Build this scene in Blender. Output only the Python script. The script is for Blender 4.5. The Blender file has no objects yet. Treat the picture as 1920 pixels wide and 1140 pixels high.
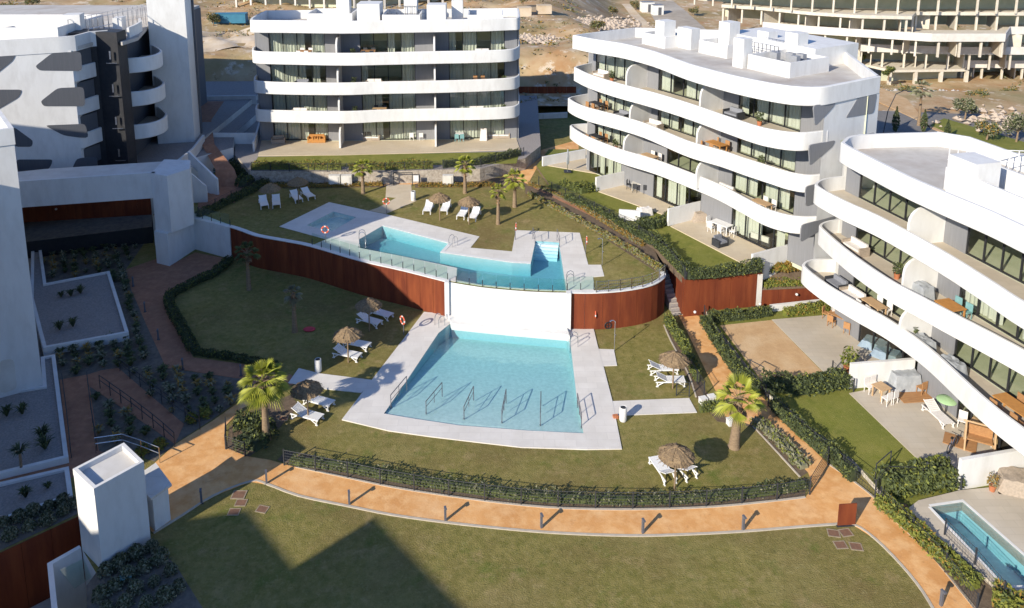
import bpy, math, random
from mathutils import Vector, geometry
random.seed(7)
PI=math.pi
sc=bpy.context.scene; COL=sc.collection
# ------------------------------------------------------------------ camera
F=1500.;YH=-190.;YV=8000.;CX=940.;CH=30.
_S=YV-YH;_a=(_S-math.sqrt(_S*_S-4*F*F))/2;PT=math.atan(_a/F);CY=YH+_a
cp,sp=math.cos(PT),math.sin(PT)
def at(x,y,z=0.):
    "site survey: point of the photo at a known height -> plan position"
    u=(x-CX)/F;v=(y-CY)/F
    r=Vector((u,cp-v*sp,-sp-v*cp));k=(z-CH)/r.z
    return Vector((r.x*k,r.y*k,z))
def P2(pts,z=0.): return [tuple(at(x,y,z)[:2]) for x,y in pts]
def onwall(x,y,A,B):
    u=(x-CX)/F;v=(y-CY)/F
    r=Vector((u,cp-v*sp,-sp-v*cp));d=Vector((B[0]-A[0],B[1]-A[1]));n=(-d.y,d.x)
    k=(A[0]*n[0]+A[1]*n[1])/(r.x*n[0]+r.y*n[1]);p=Vector((0,0,CH))+r*k
    return p
cam=bpy.data.cameras.new('camera');co=bpy.data.objects.new('camera',cam);COL.objects.link(co)
cam.sensor_width=36;cam.lens=F/1920*36;cam.shift_x=(960-CX)/1920;cam.shift_y=-(570-CY)/1920
cam.clip_end=2000;co.location=(0,0,CH);co.rotation_euler=(PI/2-PT,0,0);sc.camera=co
# ------------------------------------------------------------------ light
AZ=math.radians(48.3);EL=math.radians(26)
w=bpy.data.worlds.new('World');sc.world=w;w.use_nodes=True;nt=w.node_tree
sky=nt.nodes.new('ShaderNodeTexSky');sky.sky_type='NISHITA';sky.sun_disc=False;sky.sun_elevation=EL
tosun=Vector((-math.cos(AZ)*math.cos(EL),-math.sin(AZ)*math.cos(EL),math.sin(EL)))
sky.sun_rotation=math.atan2(tosun.x,tosun.y);sky.air_density=1.0;sky.dust_density=.3;sky.ozone_density=4
tn=nt.nodes.new('ShaderNodeMix');tn.data_type='RGBA';tn.blend_type='MULTIPLY';tn.inputs[0].default_value=1;tn.inputs[7].default_value=(.86,.95,1.14,1)
nt.links.new(sky.outputs[0],tn.inputs[6]);nt.links.new(tn.outputs[2],nt.nodes['Background'].inputs[0]);nt.nodes['Background'].inputs[1].default_value=.118
sl=bpy.data.lights.new('sun','SUN');sl.energy=5.0;sl.angle=math.radians(.5);sl.color=(1,.905,.75)
so=bpy.data.objects.new('sun',sl);COL.objects.link(so);so.rotation_euler=(-tosun).to_track_quat('-Z','Y').to_euler()
sc.view_settings.view_transform='Standard';sc.view_settings.look='None';sc.view_settings.exposure=0.45;sc.view_settings.gamma=1
# ------------------------------------------------------------------ materials
MT={}
def node(t,k,**kw):
    n=t.nodes.new(k)
    for a,b in kw.items(): setattr(n,a,b)
    return n
def mat(name,c1,c2=None,scale=3.,rough=.8,c3=None,s3=.3,bump=0.,bs=20.,stretch=(1,1,1),metal=0.,spec=.3,thr=(.35,.65),detail=5):
    m=bpy.data.materials.new(name);m.use_nodes=True;t=m.node_tree;b=t.nodes['Principled BSDF']
    b.inputs['Roughness'].default_value=rough;b.inputs['Metallic'].default_value=metal;b.inputs['Specular IOR Level'].default_value=spec
    b.inputs['Base Color'].default_value=(*c1,1);MT[name]=m
    g=node(t,'ShaderNodeNewGeometry');mp=node(t,'ShaderNodeMapping');t.links.new(g.outputs['Position'],mp.inputs[0]);mp.inputs['Scale'].default_value=stretch
    def nz(s,lo,hi):
        n=node(t,'ShaderNodeTexNoise');n.inputs['Scale'].default_value=s;n.inputs['Detail'].default_value=detail;n.inputs['Roughness'].default_value=.62
        r=node(t,'ShaderNodeMapRange');r.inputs[1].default_value=lo;r.inputs[2].default_value=hi
        t.links.new(mp.outputs[0],n.inputs[0]);t.links.new(n.outputs[0],r.inputs[0]);return r.outputs[0]
    out=None
    if c2:
        x=node(t,'ShaderNodeMix',data_type='RGBA');x.inputs[6].default_value=(*c1,1);x.inputs[7].default_value=(*c2,1)
        t.links.new(nz(scale,*thr),x.inputs[0]);out=x.outputs[2]
        if c3:
            y=node(t,'ShaderNodeMix',data_type='RGBA');y.inputs[7].default_value=(*c3,1);t.links.new(out,y.inputs[6])
            t.links.new(nz(s3,.45,.7),y.inputs[0]);out=y.outputs[2]
        t.links.new(out,b.inputs['Base Color'])
    if bump:
        bn=node(t,'ShaderNodeBump');bn.inputs['Strength'].default_value=bump;bn.inputs['Distance'].default_value=.05
        t.links.new(nz(bs,0,1),bn.inputs['Height']);t.links.new(bn.outputs[0],b.inputs['Normal'])
    return m
mat('white',(.68,.68,.67),(.63,.625,.61),.7,.7,bump=.05,bs=30,thr=(.45,.75),stretch=(1,1,.35),c3=(.60,.595,.58),s3=1.7)
mat('white_roof',(.60,.59,.57),(.52,.50,.47),.9,.85,c3=(.5,.47,.43),s3=.35)
mat('roof_floor',(.52,.50,.47),(.44,.42,.39),.8,.9,c3=(.38,.33,.29),s3=.25)
mat('clad',(.085,.092,.105),(.105,.11,.125),2,.6,stretch=(12,12,.3))
mat('cladL',(.19,.195,.21),(.23,.235,.25),2,.6,stretch=(12,12,.3))
mat('black',(.02,.022,.026),(.03,.03,.034),3,.5)
mat('iron',(.03,.033,.04),(.045,.048,.055),5,.55)
mat('bollard_grey',(.10,.105,.125),(.13,.13,.15),5,.5)
mat('steel',(.6,.6,.62),(.5,.5,.52),5,.25,metal=1.)
mat('corten',(.165,.036,.012),(.115,.024,.010),.8,.8,c3=(.21,.052,.017),s3=1.1,stretch=(1.6,1.6,.22),bump=.08,bs=10)
mat('lawn',(.135,.130,.026),(.27,.222,.072),2.2,.95,c3=(.17,.125,.045),s3=.16,bump=1.,bs=14,detail=12,thr=(.3,.72))
mat('lawn_garden',(.15,.165,.025),(.22,.21,.05),1.2,.95,c3=(.13,.15,.025),s3=.3,bump=.9,bs=14,detail=9)
mat('soil',(.11,.10,.085),(.18,.155,.125),3,.95,bump=.7,bs=9)
mat('mulch',(.17,.125,.085),(.11,.08,.055),5,.95,bump=.6,bs=12)
mat('path',(.70,.37,.14),(.58,.285,.10),.5,.85,c3=(.76,.46,.21),s3=1.6,bump=.25,bs=12,detail=8)
mat('path_red',(.34,.17,.10),(.27,.13,.08),.8,.85,c3=(.40,.2,.12),s3=2,bump=.25,bs=12)
mat('kerb',(.50,.44,.36),(.42,.37,.3),3,.85)
mat('deck',(.70,.675,.635),(.65,.62,.58),.9,.75,c3=(.61,.58,.535),s3=.4,bump=.08,bs=25)
mat('patio',(.50,.44,.35),(.45,.39,.31),.8,.85,c3=(.54,.49,.41),s3=.4,bump=.1,bs=14)
mat('patio_tan',(.56,.47,.34),(.50,.42,.30),.8,.85,c3=(.6,.52,.4),s3=.4,bump=.1,bs=14)
mat('sand_ground',(.52,.35,.19),(.45,.29,.15),1.5,.95,c3=(.56,.41,.25),s3=.5,bump=.5,bs=9)
mat('gravel',(.34,.31,.29),(.24,.22,.21),9,.95,bump=.8,bs=18)
mat('stone',(.40,.35,.29),(.25,.21,.17),2.6,.9,c3=(.47,.42,.35),s3=5,bump=1.,bs=5,detail=3)
mat('concrete',(.60,.55,.46),(.52,.47,.39),.7,.9,c3=(.64,.6,.52),s3=2)
mat('concrete_white',(.66,.64,.60),(.58,.55,.50),1,.85)
mat('asphalt',(.16,.155,.15),(.2,.19,.18),2,.9)
mat('road_dust',(.38,.33,.27),(.31,.27,.22),.5,.95,c3=(.44,.40,.34),s3=.15)
mat('tile',(.50,.70,.72),(.46,.66,.69),6,.4)
mat('tile_white',(.80,.82,.80),(.74,.78,.77),6,.4)
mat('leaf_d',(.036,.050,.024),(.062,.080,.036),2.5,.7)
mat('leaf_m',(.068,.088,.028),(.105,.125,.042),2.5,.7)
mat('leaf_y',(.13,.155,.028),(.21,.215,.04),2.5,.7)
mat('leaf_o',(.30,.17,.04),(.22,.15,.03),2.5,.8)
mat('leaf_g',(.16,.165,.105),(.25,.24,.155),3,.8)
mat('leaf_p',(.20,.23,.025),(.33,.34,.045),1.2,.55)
mat('trunk',(.30,.22,.14),(.20,.14,.09),4,.95,bump=1.,bs=6,stretch=(1,1,5))
mat('trunk_top',(.38,.19,.08),(.26,.13,.06),4,.95,bump=1.,bs=6,stretch=(1,1,5))
mat('thatch',(.30,.215,.125),(.18,.125,.075),9,.95,bump=1.,bs=22,stretch=(1,1,1))
mat('plastic',(.78,.78,.77),(.74,.74,.73),3,.4)
mat('cushion_grey',(.25,.26,.29),(.2,.21,.24),6,.9)
mat('cloth_white',(.72,.70,.68),(.66,.63,.6),6,.9)
mat('cloth_cover',(.36,.38,.40),(.28,.30,.32),3,.85,bump=.5,bs=4)
mat('cloth_blue',(.26,.34,.42),(.20,.27,.35),3,.8,bump=.5,bs=4)
mat('wood',(.42,.23,.10),(.32,.16,.07),3,.7,stretch=(1,6,6))
mat('wood_pale',(.55,.38,.22),(.47,.31,.17),3,.7,stretch=(1,6,6))
mat('orange',(.50,.24,.07),(.42,.2,.06),5,.8)
mat('red',(.5,.05,.03),(.5,.04,.03),5,.6)
mat('pink',(.55,.07,.09),(.45,.05,.07),5,.8)
mat('green_cloth',(.35,.52,.28),(.30,.46,.24),5,.8)
mat('teal',(.20,.38,.38),(.16,.32,.33),5,.7)
mat('terracotta',(.45,.17,.08),(.36,.13,.06),5,.8)
mat('curtain',(.62,.63,.59),(.54,.55,.51),2,.9,stretch=(6,6,.2))
mat('interior',(.50,.52,.38),(.58,.59,.45),1,.9)
mat('bed_white',(.6,.58,.53),(.5,.48,.44),2,.9)
mat('earth',(.36,.21,.10),(.47,.36,.22),.22,.95,c3=(.22,.19,.08),s3=.09,bump=1.,bs=1.5,detail=14)
mat('earth_pale',(.56,.46,.33),(.48,.36,.23),.16,.95,c3=(.60,.52,.42),s3=.3,bump=.6,bs=1.5,detail=10)
mat('rock',(.50,.42,.34),(.38,.30,.23),1.5,.95,bump=.6,bs=3)
mat('rock_grey',(.45,.43,.42),(.34,.32,.31),1.5,.95,bump=.6,bs=3)
mat('container_blue',(.05,.20,.30),(.04,.16,.25),1,.6)
mat('rattan',(.40,.33,.26),(.3,.25,.2),9,.8)
mat('hub_grey',(.30,.31,.33),(.26,.27,.29),5,.6)
def shader(name,build):
    m=bpy.data.materials.new(name);m.use_nodes=True;t=m.node_tree
    for n in list(t.nodes): t.nodes.remove(n)
    o=node(t,'ShaderNodeOutputMaterial');build(t,o);MT[name]=m
def glassy(tint,fac_lo,fac_hi,rough=.02,bump=0,bs=3,bstr=.2):
    def f(t,o):
        tr=node(t,'ShaderNodeBsdfTransparent');tr.inputs[0].default_value=(*tint,1)
        gl=node(t,'ShaderNodeBsdfGlossy');gl.inputs['Roughness'].default_value=rough
        fr=node(t,'ShaderNodeFresnel');fr.inputs[0].default_value=1.4
        mr=node(t,'ShaderNodeMapRange');mr.inputs[1].default_value=0;mr.inputs[2].default_value=1;mr.inputs[3].default_value=fac_lo;mr.inputs[4].default_value=fac_hi
        mx=node(t,'ShaderNodeMixShader');t.links.new(fr.outputs[0],mr.inputs[0])
        gg=node(t,'ShaderNodeNewGeometry');inv=node(t,'ShaderNodeMath',operation='SUBTRACT');inv.inputs[0].default_value=1;t.links.new(gg.outputs['Backfacing'],inv.inputs[1])
        ml=node(t,'ShaderNodeMath',operation='MULTIPLY');t.links.new(mr.outputs[0],ml.inputs[0]);t.links.new(inv.outputs[0],ml.inputs[1]);t.links.new(ml.outputs[0],mx.inputs[0])
        t.links.new(tr.outputs[0],mx.inputs[1]);t.links.new(gl.outputs[0],mx.inputs[2]);t.links.new(mx.outputs[0],o.inputs[0])
        if bump:
            g=node(t,'ShaderNodeNewGeometry');n=node(t,'ShaderNodeTexNoise');n.inputs['Scale'].default_value=bs;n.inputs['Detail'].default_value=4
            b=node(t,'ShaderNodeBump');b.inputs['Strength'].default_value=bstr;b.inputs['Distance'].default_value=.05
            t.links.new(g.outputs['Position'],n.inputs[0]);t.links.new(n.outputs[0],b.inputs['Height'])
            t.links.new(b.outputs[0],gl.inputs['Normal']);t.links.new(b.outputs[0],fr.inputs['Normal'])
        return t,o
    return f
shader('glass',glassy((.93,.95,.92),.10,.95))
shader('balustrade_glass',glassy((.90,.97,.94),.05,.9))
def waterf(t,o,dens,vc):
    glassy((.96,.99,1.),.02,.95,.03,1,2.5,.35)(t,o)
    v=node(t,'ShaderNodeVolumeAbsorption');v.inputs['Color'].default_value=(*vc,1);v.inputs['Density'].default_value=dens
    t.links.new(v.outputs[0],o.inputs['Volume'])
shader('water',lambda t,o: waterf(t,o,.20,(.10,.72,.84)))
shader('water_deep',lambda t,o: waterf(t,o,.30,(.14,.70,.80)))
# pool tiles with pale mottling painted in to look like caustics
def tilemat(name,c,cl):
    m=MT[name];t=m.node_tree;b=t.nodes['Principled BSDF']
    g=node(t,'ShaderNodeNewGeometry');br=node(t,'ShaderNodeTexNoise');br.inputs['Scale'].default_value=4.5;br.inputs['Detail'].default_value=6
    t.links.new(g.outputs['Position'],br.inputs[0])
    vr=node(t,'ShaderNodeTexVoronoi');vr.feature='SMOOTH_F1';vr.inputs['Scale'].default_value=2.2
    ad=node(t,'ShaderNodeMapRange');ad.inputs[1].default_value=.35;ad.inputs[2].default_value=.75;t.links.new(br.outputs[0],ad.inputs[0])
    mx=node(t,'ShaderNodeMix',data_type='RGBA');mx.inputs[6].default_value=(*c,1);mx.inputs[7].default_value=(*cl,1)
    t.links.new(ad.outputs[0],mx.inputs[0]);t.links.new(mx.outputs[2],b.inputs['Base Color'])
tilemat('tile',(.47,.62,.58),(.62,.76,.71))
mat('tile_deep',(.34,.49,.47),(.40,.56,.54),6,.4);tilemat('tile_deep',(.38,.53,.54),(.48,.62,.63))
# ------------------------------------------------------------------ mesh helper
class MB:
    def __init__(s): s.v=[];s.f=[];s.m=[];s.sm=[]
    def add(s,vs,fs,mi=0,sm=False):
        o=len(s.v);s.v+= [tuple(v) for v in vs];s.f+=[tuple(i+o for i in f) for f in fs];s.m+=[mi]*len(fs);s.sm+=[sm]*len(fs);return s
    def box(s,c,d,rz=0.,mi=0,rx=0.):
        x,y,z=d[0]/2,d[1]/2,d[2]/2;cr,sr=math.cos(rz),math.sin(rz);cx_,sx_=math.cos(rx),math.sin(rx);vs=[]
        for a in (-1,1):
            for b in (-1,1):
                for e in (-1,1):
                    X,Y,Z=a*x,b*y,e*z;Y,Z=Y*cx_-Z*sx_,Y*sx_+Z*cx_
                    vs.append((c[0]+X*cr-Y*sr,c[1]+X*sr+Y*cr,c[2]+Z))
        return s.add(vs,[(0,1,3,2),(4,6,7,5),(0,4,5,1),(2,3,7,6),(0,2,6,4),(1,5,7,3)],mi)
    def tube(s,p,q,r,n=8,r2=None,mi=0,cap=True):
        p,q=Vector(p),Vector(q);d=(q-p);d.normalize();a=d.cross(Vector((0,0,1)))
        if a.length<.01:a=Vector((1,0,0))
        a.normalize();b=d.cross(a);r2=r if r2 is None else r2;vs=[]
        for c,R in ((p,r),(q,r2)):
            for i in range(n):
                t=2*PI*i/n;vs.append(c+a*R*math.cos(t)+b*R*math.sin(t))
        s.add(vs,[(i,(i+1)%n,n+(i+1)%n,n+i) for i in range(n)],mi,True)
        if cap: s.add(vs,[tuple(range(n))[::-1],tuple(range(n,2*n))],mi)
        return s
    def pipe(s,pts,r,n=6,mi=0):
        for a,b in zip(pts,pts[1:]): s.tube(a,b,r,n,mi=mi)
        return s
    def lathe(s,c,prof,n=20,mi=0,jit=0.):
        vs=[];k=len(prof)
        for i in range(n):
            t=2*PI*i/n;j=1+random.uniform(-jit,jit)
            for r,z in prof: vs.append((c[0]+r*j*math.cos(t),c[1]+r*j*math.sin(t),c[2]+z))
        fs=[(i*k+j,((i+1)%n)*k+j,((i+1)%n)*k+j+1,i*k+j+1) for i in range(n) for j in range(k-1)]
        return s.add(vs,fs,mi,True)
    def poly(s,pts,z,mi=0,holes=(),up=True):
        loops=[[Vector((x,y,0)) for x,y in pts]]+[[Vector((x,y,0)) for x,y in h] for h in holes]
        flat=[v for l in loops for v in l];tr=geometry.tessellate_polygon(loops);fs=[]
        for t in tr:
            a,b,c=[flat[i] for i in t];ar=(b-a).cross(c-a).z
            if abs(ar)<1e-9: continue
            if (ar>0)!=up: t=(t[0],t[2],t[1])
            fs.append(tuple(t))
        zz=z if callable(z) else (lambda x,y:z)
        return s.add([(v.x,v.y,zz(v.x,v.y)) for v in flat],fs,mi)
    def prism(s,pts,z0,z1,mi=0,holes=(),side=None,bottom=True,hside=True):
        side=mi if side is None else side
        s.poly(pts,z1,mi,holes)
        if bottom: s.poly(pts,z0,side,holes,up=False)
        loops=[pts]+(list(holes) if hside else [])
        for li,l in enumerate(loops):
            n=len(l);ar=sum(l[i][0]*l[(i+1)%n][1]-l[(i+1)%n][0]*l[i][1] for i in range(n))
            L=list(l) if (ar>0)==(li==0) else list(l)[::-1]
            f0=z0 if callable(z0) else (lambda x,y:z0);f1=z1 if callable(z1) else (lambda x,y:z1)
            vs=[(x,y,f0(x,y)) for x,y in L]+[(x,y,f1(x,y)) for x,y in L]
            s.add(vs,[(i,(i+1)%n,n+(i+1)%n,n+i) for i in range(n)],side)
        return s
    def sweep(s,line,prof,mi=0,closed=False,sm=True):
        "profile (offset to the right of travel, z) along a plan polyline"
        n=len(line);k=len(prof);vs=[]
        for i,(x,y) in enumerate(line):
            a=line[max(i-1,0)] if not closed else line[i-1];b=line[min(i+1,n-1)] if not closed else line[(i+1)%n]
            p1=Vector((x-a[0],y-a[1]));p2=Vector((b[0]-x,b[1]-y))
            if p1.length<1e-6:p1=p2
            if p2.length<1e-6:p2=p1
            n1=Vector((p1.y,-p1.x)).normalized();n2=Vector((p2.y,-p2.x)).normalized();nn=(n1+n2);
            nn=nn.normalized() if nn.length>.1 else n1
            nn=nn/max(.5,nn.dot(n1))
            for o,z in prof: vs.append((x+nn.x*o,y+nn.y*o,z))
        fs=[];m=n if closed else n-1
        for i in range(m):
            for j in range(k):
                a,b=i*k+j,i*k+(j+1)%k;c,d=((i+1)%n)*k+(j+1)%k,((i+1)%n)*k+j
                fs.append((a,b,c,d))
        s.add(vs,fs,mi,sm)
        if not closed: s.add(vs[:k],[tuple(range(k))],mi);s.add(vs[-k:],[tuple(range(k))[::-1]],mi)
        return s
    def build(s,name,mats,parent=None,loc=None):
        me=bpy.data.meshes.new(name);me.from_pydata(s.v,[],s.f);
        if isinstance(mats,str): mats=[mats]
        for m in mats: me.materials.append(MT[m])
        me.polygons.foreach_set('material_index',s.m);me.polygons.foreach_set('use_smooth',s.sm);me.update()
        if any(s.sm): me.set_sharp_from_angle(angle=math.radians(40))
        o=bpy.data.objects.new(name,me);COL.objects.link(o)
        if parent is not None:o.parent=parent
        if loc is not None:o.location=loc
        return o
def tag(o,label=None,cat=None,group=None,kind=None):
    if label:o['label']=label
    if cat:o['category']=cat
    if group:o['group']=group
    if kind:o['kind']=kind
    return o
def thing(name,label,cat,loc=(0,0,0),rz=0,group=None):
    o=bpy.data.objects.new(name,None);COL.objects.link(o);o.location=loc;o.rotation_euler=(0,0,rz);o.empty_display_size=.3
    return tag(o,label,cat,group)
KIDS={}
def dup(root,loc,rz=0,label=None,group=None,scale=None):
    def cpy(o,par):
        c=o.copy();COL.objects.link(c)
        if par is not None:c.parent=par
        for ch in o.children: cpy(ch,c)
        return c
    r=cpy(root,None);r.location=loc;r.rotation_euler=(0,0,rz)
    if scale:r.scale=(scale,)*3 if not isinstance(scale,tuple) else scale
    if label:r['label']=label
    if group:r['group']=group
    return r
def struct(name,mb,mats): return tag(mb.build(name,mats),kind='structure')
def smooth(pts,n=4,closed=False):
    out=[];N=len(pts)
    g=(lambda i:pts[i%N]) if closed else (lambda i:pts[max(0,min(N-1,i))])
    for i in range(N if closed else N-1):
        a,b,c,d=g(i-1),g(i),g(i+1),g(i+2)
        for k in range(n):
            t=k/n;out.append(tuple(.5*((2*b[j])+(-a[j]+c[j])*t+(2*a[j]-5*b[j]+4*c[j]-d[j])*t*t+(-a[j]+3*b[j]-3*c[j]+d[j])*t**3) for j in (0,1)))
    if not closed: out.append(tuple(pts[-1][:2]))
    return out
def length(l): return sum(math.dist(a[:2],b[:2]) for a,b in zip(l,l[1:]))
def along(l,s):
    for a,b in zip(l,l[1:]):
        d=math.dist(a[:2],b[:2])
        if s<=d or (b is l[-1]): 
            t=s/d if d else 0;return (a[0]+(b[0]-a[0])*t,a[1]+(b[1]-a[1])*t),math.atan2(b[1]-a[1],b[0]-a[0])
        s-=d
def offs(l,o):
    r=[]
    for i,(x,y) in enumerate(l):
        a=l[max(i-1,0)];b=l[min(i+1,len(l)-1)];d=Vector((b[0]-a[0],b[1]-a[1])).normalized();r.append((x+d.y*o,y-d.x*o))
    return r
exec_parts=[]

def slabs(name,w,h,dark=.78):
    m=MT[name];t=m.node_tree;b=t.nodes['Principled BSDF'];src=b.inputs['Base Color'].links[0].from_socket
    g=node(t,'ShaderNodeNewGeometry');br=node(t,'ShaderNodeTexBrick');br.inputs['Scale'].default_value=1;br.inputs['Brick Width'].default_value=w;br.inputs['Row Height'].default_value=h;br.inputs['Mortar Size'].default_value=.012
    br.inputs['Color1'].default_value=(1,1,1,1);br.inputs['Color2'].default_value=(.93,.93,.93,1);br.inputs['Mortar'].default_value=(dark,dark,dark,1);t.links.new(g.outputs['Position'],br.inputs[0])
    x=node(t,'ShaderNodeMix',data_type='RGBA',blend_type='MULTIPLY');x.inputs[0].default_value=1;t.links.new(src,x.inputs[6]);t.links.new(br.outputs[0],x.inputs[7]);t.links.new(x.outputs[2],b.inputs['Base Color'])
slabs('deck',1.2,.6,.86);slabs('patio',.9,.45,.85);slabs('patio_tan',.9,.45,.85);slabs('concrete_white',2.5,1.2,.8)
mat('lid_brown',(.22,.12,.075),(.16,.09,.06),5,.9);mat('frame_dull',(.33,.27,.19),(.25,.2,.14),5,.9)

def patches(name,col,sc_,lo,hi,amt):
    m=MT[name];t=m.node_tree;b=t.nodes['Principled BSDF'];src=b.inputs['Base Color'].links[0].from_socket
    g=node(t,'ShaderNodeNewGeometry');n=node(t,'ShaderNodeTexNoise');n.inputs['Scale'].default_value=sc_;n.inputs['Detail'].default_value=6;n.inputs['Roughness'].default_value=.7;t.links.new(g.outputs['Position'],n.inputs[0])
    r=node(t,'ShaderNodeMapRange');r.inputs[1].default_value=lo;r.inputs[2].default_value=hi;r.inputs[4].default_value=amt;t.links.new(n.outputs[0],r.inputs[0])
    x=node(t,'ShaderNodeMix',data_type='RGBA');t.links.new(r.outputs[0],x.inputs[0]);t.links.new(src,x.inputs[6]);x.inputs[7].default_value=(*col,1);t.links.new(x.outputs[2],b.inputs['Base Color'])
patches('lawn',(.105,.135,.02),.5,.55,.68,.8);patches('lawn',(.33,.245,.115),.7,.56,.70,.75);patches('lawn',(.30,.25,.10),.13,.5,.66,.5);patches('lawn',(.30,.26,.12),9.,.55,.75,.7);patches('lawn',(.05,.055,.014),12.,.56,.72,.7)
patches('lawn',(.34,.29,.13),3.6,.53,.68,.42);patches('lawn',(.075,.08,.018),3.1,.55,.68,.45)
mat('tile_side',(.28,.46,.48),(.32,.50,.52),6,.4)  # basin sides coloured darker to offset the direct sun on them
patches('lawn_garden',(.28,.26,.08),4.,.53,.68,.4);patches('lawn_garden',(.09,.12,.015),.8,.55,.7,.7);patches('path',(.42,.21,.09),2.5,.58,.72,.55);patches('path',(.78,.52,.28),.35,.5,.7,.6)
patches('earth',(.55,.47,.36),.35,.55,.62,.85);patches('earth',(.17,.12,.06),.8,.6,.68,.8);patches('white',(.52,.505,.48),.22,.6,.75,.35);patches('roof_floor',(.34,.29,.24),.5,.6,.7,.6)
# ================================================================== GROUND
ZU=2.8
LP=P2([(845,607),(900,613),(960,619),(1063,628),(1070,649),(1081,744),(1094,814),(992,809),(860,799),(780,787),(720,777),(764,713),(822,626)])
DP=P2([(1745,950),(1805,941),(1938,1058),(1938,1098),(1885,1098)],.5)
SUNK=P2([(-80,1075),(0,1036),(148,967),(153,1028),(180,1074),(162,1098),(160,1230),(-140,1230)])
g=MB();g.poly([(-75,-30),(75,-30),(75,112),(-75,112)],0.,holes=[LP,DP,SUNK]);struct('lawn',g,'lawn')
g=MB();g.poly(offs(SUNK+SUNK[:1],0)[:-1],-3.6);struct('lower_walkway',g,'concrete')
# upper terrace block
WL=smooth(P2([(330,400),(362,408),(440,428),(480,442),(540,453),(584,462),(673,488),(760,508),(838,528)],ZU),3)
WW=smooth(P2([(838,528),(900,538),(960,544),(1015,547.5),(1063,548.5)],ZU),3)
WR=smooth(P2([(1063,548.5),(1110,549),(1160,546),(1205,539),(1232,530),(1246,518),(1243,510)],ZU),4)
ALL_=P2([(1232,490),(1220,462)],ZU);ALR=P2([(1232,455),(1258,488),(1283,525)],ZU)
TERR=[(-30.5,66)]+WL+WW[1:]+WR[1:]+ALL_+ALR+[(19.3,54.9),(19.6,56.8),(26,58.2),(75,62),(75,112),(-30.5,112)]
UP=P2([(717,424),(841,457),(825,474),(960,493),(995,495),(1004,452),(1048,455),(1062,545),(1015,543.5),(960,540),(900,534),(856,526),(857,503),(760,482),(672,465),(674,449)],ZU)
KP=P2([(575,423),(625,397),(668,408),(622,434)],ZU)
t=MB();t.prism(TERR,0.,ZU,0,holes=[UP,KP],side=1,bottom=False,hside=False);struct('upper_lawn',t,['lawn','concrete_white'])
ATER=[tuple(at(-40,420,1.6)[:2]),tuple(at(285,400,1.6)[:2]),(-30.4,71),(-31.0,80),(-31,112),(-75,112),(-75,60)]
t=MB();t.prism(ATER,0.,5.5,0,side=1,bottom=False);struct('west_terrace',t,['gravel','concrete_white'])
WTF=ATER[:2]
LEDGE=P2([(40,455),(285,425)],1.5)+P2([(285,400),(-40,420)],1.6)
t=MB();t.prism(LEDGE,0.,1.5,0,side=1,bottom=False);struct('planted_ledge',t,['soil','black'])
B1T=[tuple(at(468,320,4.1)[:2]),tuple(at(700,322,4.1)[:2]),tuple(at(900,316,4.1)[:2]),tuple(at(985,296,4.1)[:2]),(4.2,82),(5,112),(-29,112),(-29,84),(-27.5,79)]
t=MB();t.prism(B1T,0.,4.1,0,side=1,bottom=False);struct('garden_terrace',t,['gravel','stone'])
CG=[tuple(at(1283,525,2.9)[:2]),(19.2,54.95),(19.5,56.7),(26,58.1),(32,60),(32,84),(5.2,84),(3.6,78.5),(4.6,73)]+P2([(1010,352),(1100,392),(1225,462)],3.0)
t=MB();t.prism(CG,ZU-.3,3.05,0,side=1,bottom=False);struct('garden_lawn',t,['lawn_garden','mulch'])
DG=P2([(1322,588),(1345,620),(1440,745),(1600,872),(1650,930),(1760,1040),(1850,1140),(1930,1230)])+[(75,20),(75,60),(26,56.4),(19.6,54.8)]
t=MB();t.prism(DG,0.,.28,0,side=1,bottom=False,holes=[DP],hside=False);struct('private_lawn',t,['lawn_garden','concrete'])
def sheet(name,pts,z,m,holes=(),th=.012,zp=None):
    t=MB();t.prism(P2(pts,z if zp is None else zp) if not isinstance(pts[0][0],float) or pts[0][0]>200 or True and max(abs(p[0]) for p in pts)>120 else pts,z-th,z,0,holes=holes,bottom=False);return struct(name,t,m)
# planting beds and paths of the lower level
sheet('planting_bed',[(55,442),(290,428),(236,505),(245,540),(275,610),(312,690),(450,710),(480,722),(520,735),(445,752),(400,785),(330,830),(290,865),(240,850),(165,850),(80,735),(70,600)],.012,'soil')
sheet('path',[(236,505),(296,484),(318,498),(366,473),(430,486),(400,512),(365,527),(308,553),(325,590),(362,670),(460,683),(545,702),(560,715),(535,728),(480,722),(450,710),(340,693),(312,690),(275,610),(245,540)],.022,'path_red')
PLO=[(560,930),(655,950),(735,966),(835,980),(925,990),(1015,998),(1110,1003),(1205,1005),(1300,1002),(1393,997),(1480,990),(1560,984),(1600,984)]
PUP=[(1510,933),(1470,938),(1340,951),(1200,956),(1060,954),(950,945),(830,929),(735,914),(640,894),(555,876),(505,862),(460,855),(425,838),(421,800),(455,765),(535,728),(480,722),(470,742),(445,756),(400,788),(330,832),(290,868)]
MAINP=[(270,905),(252,960),(288,1000),(340,968),(400,930),(470,903),(500,908)]+PLO+[(1640,1010),(1690,1060),(1730,1110),(1765,1170),(1850,1170),(1790,1095),(1740,1035),(1680,978),(1640,935),(1600,903),(1555,872),(1480,798),(1430,745),(1385,700),(1345,650),(1310,592),(1285,588),(1272,590),(1290,625),(1316,680),(1343,735),(1360,780),(1420,800),(1470,840),(1515,885),(1525,910)]+PUP
sheet('footpath',MAINP,.026,'path')
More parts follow.
